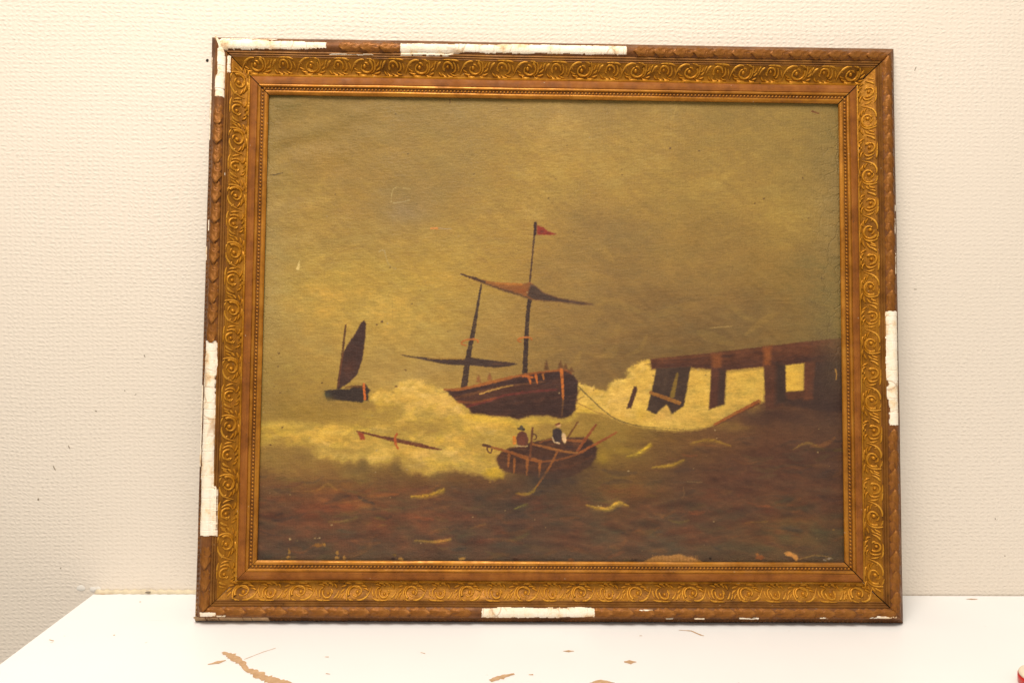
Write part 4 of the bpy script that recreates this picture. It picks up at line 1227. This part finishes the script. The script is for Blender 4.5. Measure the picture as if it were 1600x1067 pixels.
for g in [(560, 790, 26, 9, (124, 78, 46), .6), (500, 800, 40, 14, (98, 62, 46), .5), (735, 775, 36, 10, (66, 54, 48), .6), (800, 806, 30, 9, (62, 54, 52), .6), (545, 810, 28, 6, (74, 60, 46), .5), (870, 775, 30, 8, (66, 58, 48), .5), (1065, 735, 16, 18, (70, 56, 46), .5), (1060, 770, 26, 12, (72, 56, 48), .5), (1160, 745, 30, 8, (92, 60, 46), .5), (980, 765, 30, 10, (112, 84, 46), .4), (730, 810, 30, 14, (98, 64, 50), .5), (1240, 815, 40, 10, (100, 76, 44), .4), (1160, 790, 40, 10, (94, 68, 52), .4)]:
    glow(*g)

for (x_, y_, rx_, ry_, c_, o_) in [(480, 775, 60, 8, (104, 70, 48), .5), (640, 800, 70, 8, (88, 64, 50), .5), (700, 835, 80, 9, (82, 64, 54), .5), (900, 815, 70, 9, (84, 64, 52), .5), (1020, 770, 50, 9, (104, 78, 48), .45), (1120, 735, 60, 9, (76, 56, 46), .5), (1230, 760, 60, 10, (88, 62, 48), .5), (1180, 800, 60, 9, (74, 56, 48), .5), (1290, 790, 30, 14, (82, 58, 46), .5), (1090, 840, 70, 9, (90, 70, 56), .5), (560, 845, 70, 9, (74, 60, 52), .5), (820, 785, 50, 8, (66, 54, 48), .5), (450, 830, 40, 10, (92, 64, 50), .5), (1000, 850, 60, 8, (88, 70, 58), .45), (1260, 845, 60, 9, (98, 78, 52), .45)]:
    glow(x_, y_, rx_, ry_, c_, o_, .7)
# --- brush texture over everything, furrows in the sea
sea = np.clip((Y - 735) / 60, 0, 1)
st = fbm((X + 10 * MN2) / 36, (Y + 7 * np.sin(X / 37) + .10 * X) / 7.5, 201, 4)
st2 = fbm(X / 9, Y / 2.4, 211, 3)
st3 = fbm((X + .8 * Y) / 30, (Y - .8 * X) / 9, 221, 3)
cloth = fbm(X / 70, Y / 60, 231, 3)
col *= (1 + .20 * sea * st + .12 * (1 - sea) * st + .15 * st2 + .14 * st3 + .10 * cloth)[..., None]
sw = 1 - np.abs(2.6 * fbm((X + 18 * MN) / 62, (Y + 10 * np.sin(X / 43) - .06 * X) / 15, 291, 2))   # rolling swells
seaR = np.clip((Y - 655) / 60, 0, 1) * np.clip((X - 1000) / 160, 0, 1)
col *= (1 + .20 * np.clip(sea + seaR, 0, 1) * (sw - .72) - .05 * seaR)[..., None]
hue = fbm(X / 30, Y / 13, 241, 3)
col[..., 0] *= 1 + (.06 + .30 * sea) * hue
col[..., 2] *= 1 - (.10 + .05 * sea) * hue
tl = np.clip((330 - Y) / 130, 0, 1) * (.55 + .6 * np.clip((900 - X) / 200, 0, 1))
col *= 1 - tl[..., None] * np.array((.075, .075, .14))
# greyed, cracked margins where the varnish has bloomed
edge_r = np.clip((X - (1262 + 26 * fbm(X / 30, Y / 30, 251, 3))) / 52, 0, 1) * np.clip((640 - Y) / 120, 0, 1) * np.clip((Y - 165) / 60, 0, 1)
edge_l = np.clip((446 + 22 * fbm(X / 30, Y / 30, 261, 3) - X) / 40, 0, 1) * np.clip((680 - Y) / 60, 0, 1)
edge_b = np.clip((Y - 848) / 30, 0, 1)
for e_, c_, k_ in ((edge_r, (128, 118, 86), .42), (edge_l, (158, 146, 104), .34), (edge_b, (82, 72, 62), .35)):
    col = col * (1 - k_ * e_[..., None]) + np.array(c_, float) * (k_ * e_[..., None])
# scuffs, flakes and losses
line([(611, 316), (612, 302), (616, 294), (628, 293.5), (641, 296)], [.7] * 5, (186, 170, 112), 1, .15, .8)
line([(614, 317), (626, 316), (640, 313)], [.8] * 3, (192, 178, 124), 1, .15, .9)
line([(622, 312), (632, 309), (641, 309)], [.6] * 3, (124, 112, 84), 1, .15, .7)
glow(628, 328, 16, 12, (140, 128, 98), .55)
line([(674, 357), (683, 357)], [1.6, 1.4], (226, 150, 84), 1.2, .6, .9)
line([(686, 357), (705, 358)], [.8, .6], (186, 168, 142), 1, .2, .8)
line([(678, 360), (660, 374), (650, 388)], [.8, .8, .5], (180, 158, 94), 1.2, .2, .6)
line([(467, 408), (465, 420)], [.8, 2.6], (226, 208, 132), 1.2, .2, .95)
line([(520, 398), (548, 388), (566, 386)], [.5, .6, .4], (128, 106, 60), 1.4, .3, .4)
line([(592, 393), (600, 391), (603, 402), (608, 414), (618, 420)], [.9, 1.2, .6, .6, .6], (184, 168, 120), 1, .25, .8)
line([(422, 274), (432, 273), (442, 270)], [.8, .9, .5], (62, 52, 34), 1, .15, .9)
line([(509, 396), (505, 452)], [.4, .3], (136, 112, 62), 1.2, .2, .3)
line([(1110, 513), (1144, 510)], [.5, .8], (170, 150, 100), 1, .15, .8)
line([(613, 470), (613, 502)], [.4, .3], (134, 112, 66), 1.2, .2, .35)
line([(1074, 753), (1098, 754)], [.5, .4], (140, 120, 90), 1, .2, .5)
line([(1068, 762), (1069, 772), (1066, 780)], [.8, .9, .4], (120, 94, 66), 1.4, .4, .5)
line([(1270, 174), (1280, 178)], [1.6, .8], (96, 56, 34), 1, .3, .9)
line([(1306, 578), (1308, 586), (1307, 594)], [1.4, 1.0, .7], (176, 130, 66), 1, .3, .9)
line([(703, 155), (703, 161)], [.7, .7], (70, 50, 30), 1, .1, .9)
line([(1053, 155), (1057, 168), (1050, 186)], [1.2, .8, .5], (180, 156, 92), 2, .3, .6)
for (x_, y_, rx_, ry_, c_) in [(452, 842, 1.4, 2.4, (208, 188, 138)), (451, 862, 2.4, 6, (164, 118, 52)), (450, 871, 4, 3.6, (176, 124, 56)), (492, 841, 1.6, 1.4, (206, 184, 140)), (498, 841, 1.6, 1.4, (206, 184, 140)), (496, 852, 9, 3.2, (120, 82, 38)), (506, 852, 3.2, 3.6, (156, 110, 48)),
                               (526, 864, 2.6, 4, (168, 122, 58)), (526, 872, 4.4, 3, (190, 140, 72)), (537, 872, 2.6, 3.6, (184, 134, 68)), (616, 868, 3.4, 2, (120, 94, 46)), (626, 874, 5, 3, (196, 146, 76)), (614, 874, 4, 3, (48, 38, 30)), (722, 873, 7, 3.4, (196, 148, 78)), (708, 876, 5, 2.2, (52, 40, 30)),
                               (806, 875, 6, 3, (60, 42, 30)), (892, 875, 5, 2.2, (120, 78, 50)), (990, 876, 7, 2.6, (56, 44, 34)), (1110, 873, 2, 2.6, (18, 14, 12)), (1188, 871, 9, 4.2, (132, 78, 42)), (1184, 866, 3, 2.6, (160, 98, 52)), (1303, 828, 2.4, 2, (124, 96, 50)), (1297, 873, 6, 1.4, (150, 142, 128)), (1290, 876, 3, 1.2, (190, 186, 176))]:
    ell(x_, y_, rx_ * .8, ry_ * .75, c_, 1.3, 0, .5, .85, .2)
poly([(1004, 879), (1018, 872), (1026, 869), (1044, 869), (1062, 866), (1072, 870), (1086, 872), (1098, 879)], (180, 128, 76), 1.2, .5, 0, 1, .22)
for q in range(26):
    x_ = 1020 + q * 2.8
    line([(x_, 868 + (q % 3)), (x_ + .6, 880)], [.5, .5], (150, 100, 56) if q % 2 else (196, 146, 92), .9, .2, .6)
poly([(1226, 864), (1234, 862), (1246, 868), (1249, 873), (1244, 877), (1238, 870), (1228, 868)], (204, 146, 82), 1.1, .35, 0, 1, .15)
line([(1250, 874), (1275, 868), (1300, 871)], [.7, .9, .6], (140, 112, 66), 1, .25, .7)
rs = np.random.RandomState(5)
for q in range(120):
    x_, y_ = rs.uniform(410, 1310), rs.uniform(160, 870)
    dark_ = y_ < 640
    r_ = rs.uniform(.5, 1.15)
    ell(x_, y_, r_ * rs.uniform(.8, 1.6), r_, (78, 64, 40) if dark_ and rs.rand() < .8 else (176, 158, 124), .9, 0, .2, rs.uniform(.4, .9))
for (x_, y_) in [(435, 552), (434, 573), (428, 605), (437, 614), (441, 668), (422, 695), (589, 507), (596, 503), (503, 598), (633, 578), (618, 604), (1048, 232), (1093, 236), (1180, 318), (1255, 278), (1194, 310)]:
    ell(x_, y_, 1.6, 1.2, (74, 56, 36), .9, 0, .4, .9)

# --- sRGB paint colours to linear reflectance
col[..., 0] = np.interp(col[..., 0], [0, 40, 60, 80, 125, 158, 188, 216, 255], [26, 60, 80, 101, 147, 168, 190, 224, 255])
col[..., 1] = np.interp(col[..., 1], [0, 35, 50, 64, 103, 133, 158, 185, 255], [20, 48, 62, 76, 115, 133, 153, 179, 240])
col[..., 2] = np.interp(col[..., 2], [0, 40, 55, 65, 75, 90, 130, 190, 255], [18, 48, 58, 65, 68, 80, 120, 182, 235])
c01 = np.clip(col / 255.0, 0.004, 1)
lin = np.where(c01 <= 0.04045, c01 / 12.92, ((c01 + 0.055) / 1.055) ** 2.4)
lin = np.clip(lin / np.array((1.27, 1.235, 1.14)) - 0.006, 0.004, 0.9)

# --- canvas surface: slack cloth, ripples at the corners, raised strokes, tented flakes
CK = np.clip(.03 + .95 * edge_r + .55 * edge_l + .25 * edge_b + .10 * np.clip(fbm(X / 90, Y / 90, 271, 2) * 3, 0, 1), 0, 1)
ripple = np.clip((640 - X) / 200, 0, 1) * np.clip((470 - Y) / 250, 0, 1)
z = 0.0040 + .0005 * fbm(X / 120, Y / 120, 281, 2) +   .00075 * ripple * np.sin((X * .42 + Y) / 9 + 6 * fbm(X / 80, Y / 80, 283, 2)) \
    + .0016 * fbm((X + Y) / 60, (Y - X * .6) / 26, 285, 4) * (.35 + .65 * ripple) + RELIEF * .8 + .00010 * st2 + .00012 * SN
z = np.minimum(z - .0003, 0.0053)
bd = np.minimum(np.minimum(uu - U0, U1 - uu), np.minimum(vv - V0, V1 - vv))
z = np.where(bd < .008, np.minimum(z, .0046), z)
verts = np.stack([uu, vv, z], -1).reshape(-1, 3).astype(np.float32)
idx = np.arange(NX * NY).reshape(NY, NX)
quads = np.stack([idx[:-1, :-1], idx[:-1, 1:], idx[1:, 1:], idx[1:, :-1]], -1).reshape(-1, 4).astype(np.int32)
me = bpy.data.meshes.new('canvas')
me.vertices.add(len(verts))
me.vertices.foreach_set('co', verts.ravel())
me.loops.add(quads.size)
me.loops.foreach_set('vertex_index', quads.ravel())
me.polygons.add(len(quads))
me.polygons.foreach_set('loop_start', np.arange(0, quads.size, 4, dtype=np.int32))
me.polygons.foreach_set('use_smooth', np.ones(len(quads), bool))
me.update(calc_edges=True)
at = me.color_attributes.new('paint', 'FLOAT_COLOR', 'POINT')
rgba = np.ones((len(verts), 4), np.float32)
rgba[:, :3] = lin.reshape(-1, 3)
at.data.foreach_set('color', rgba.ravel())
a2 = me.attributes.new('crackle', 'FLOAT', 'POINT')
a2.data.foreach_set('value', CK.astype(np.float32).ravel())
cv = link('canvas', me, M['canvas'], root)
cv['label'] = 'yellowed sea picture: wrecked ship, sailing boat, rowing boat and broken pier'
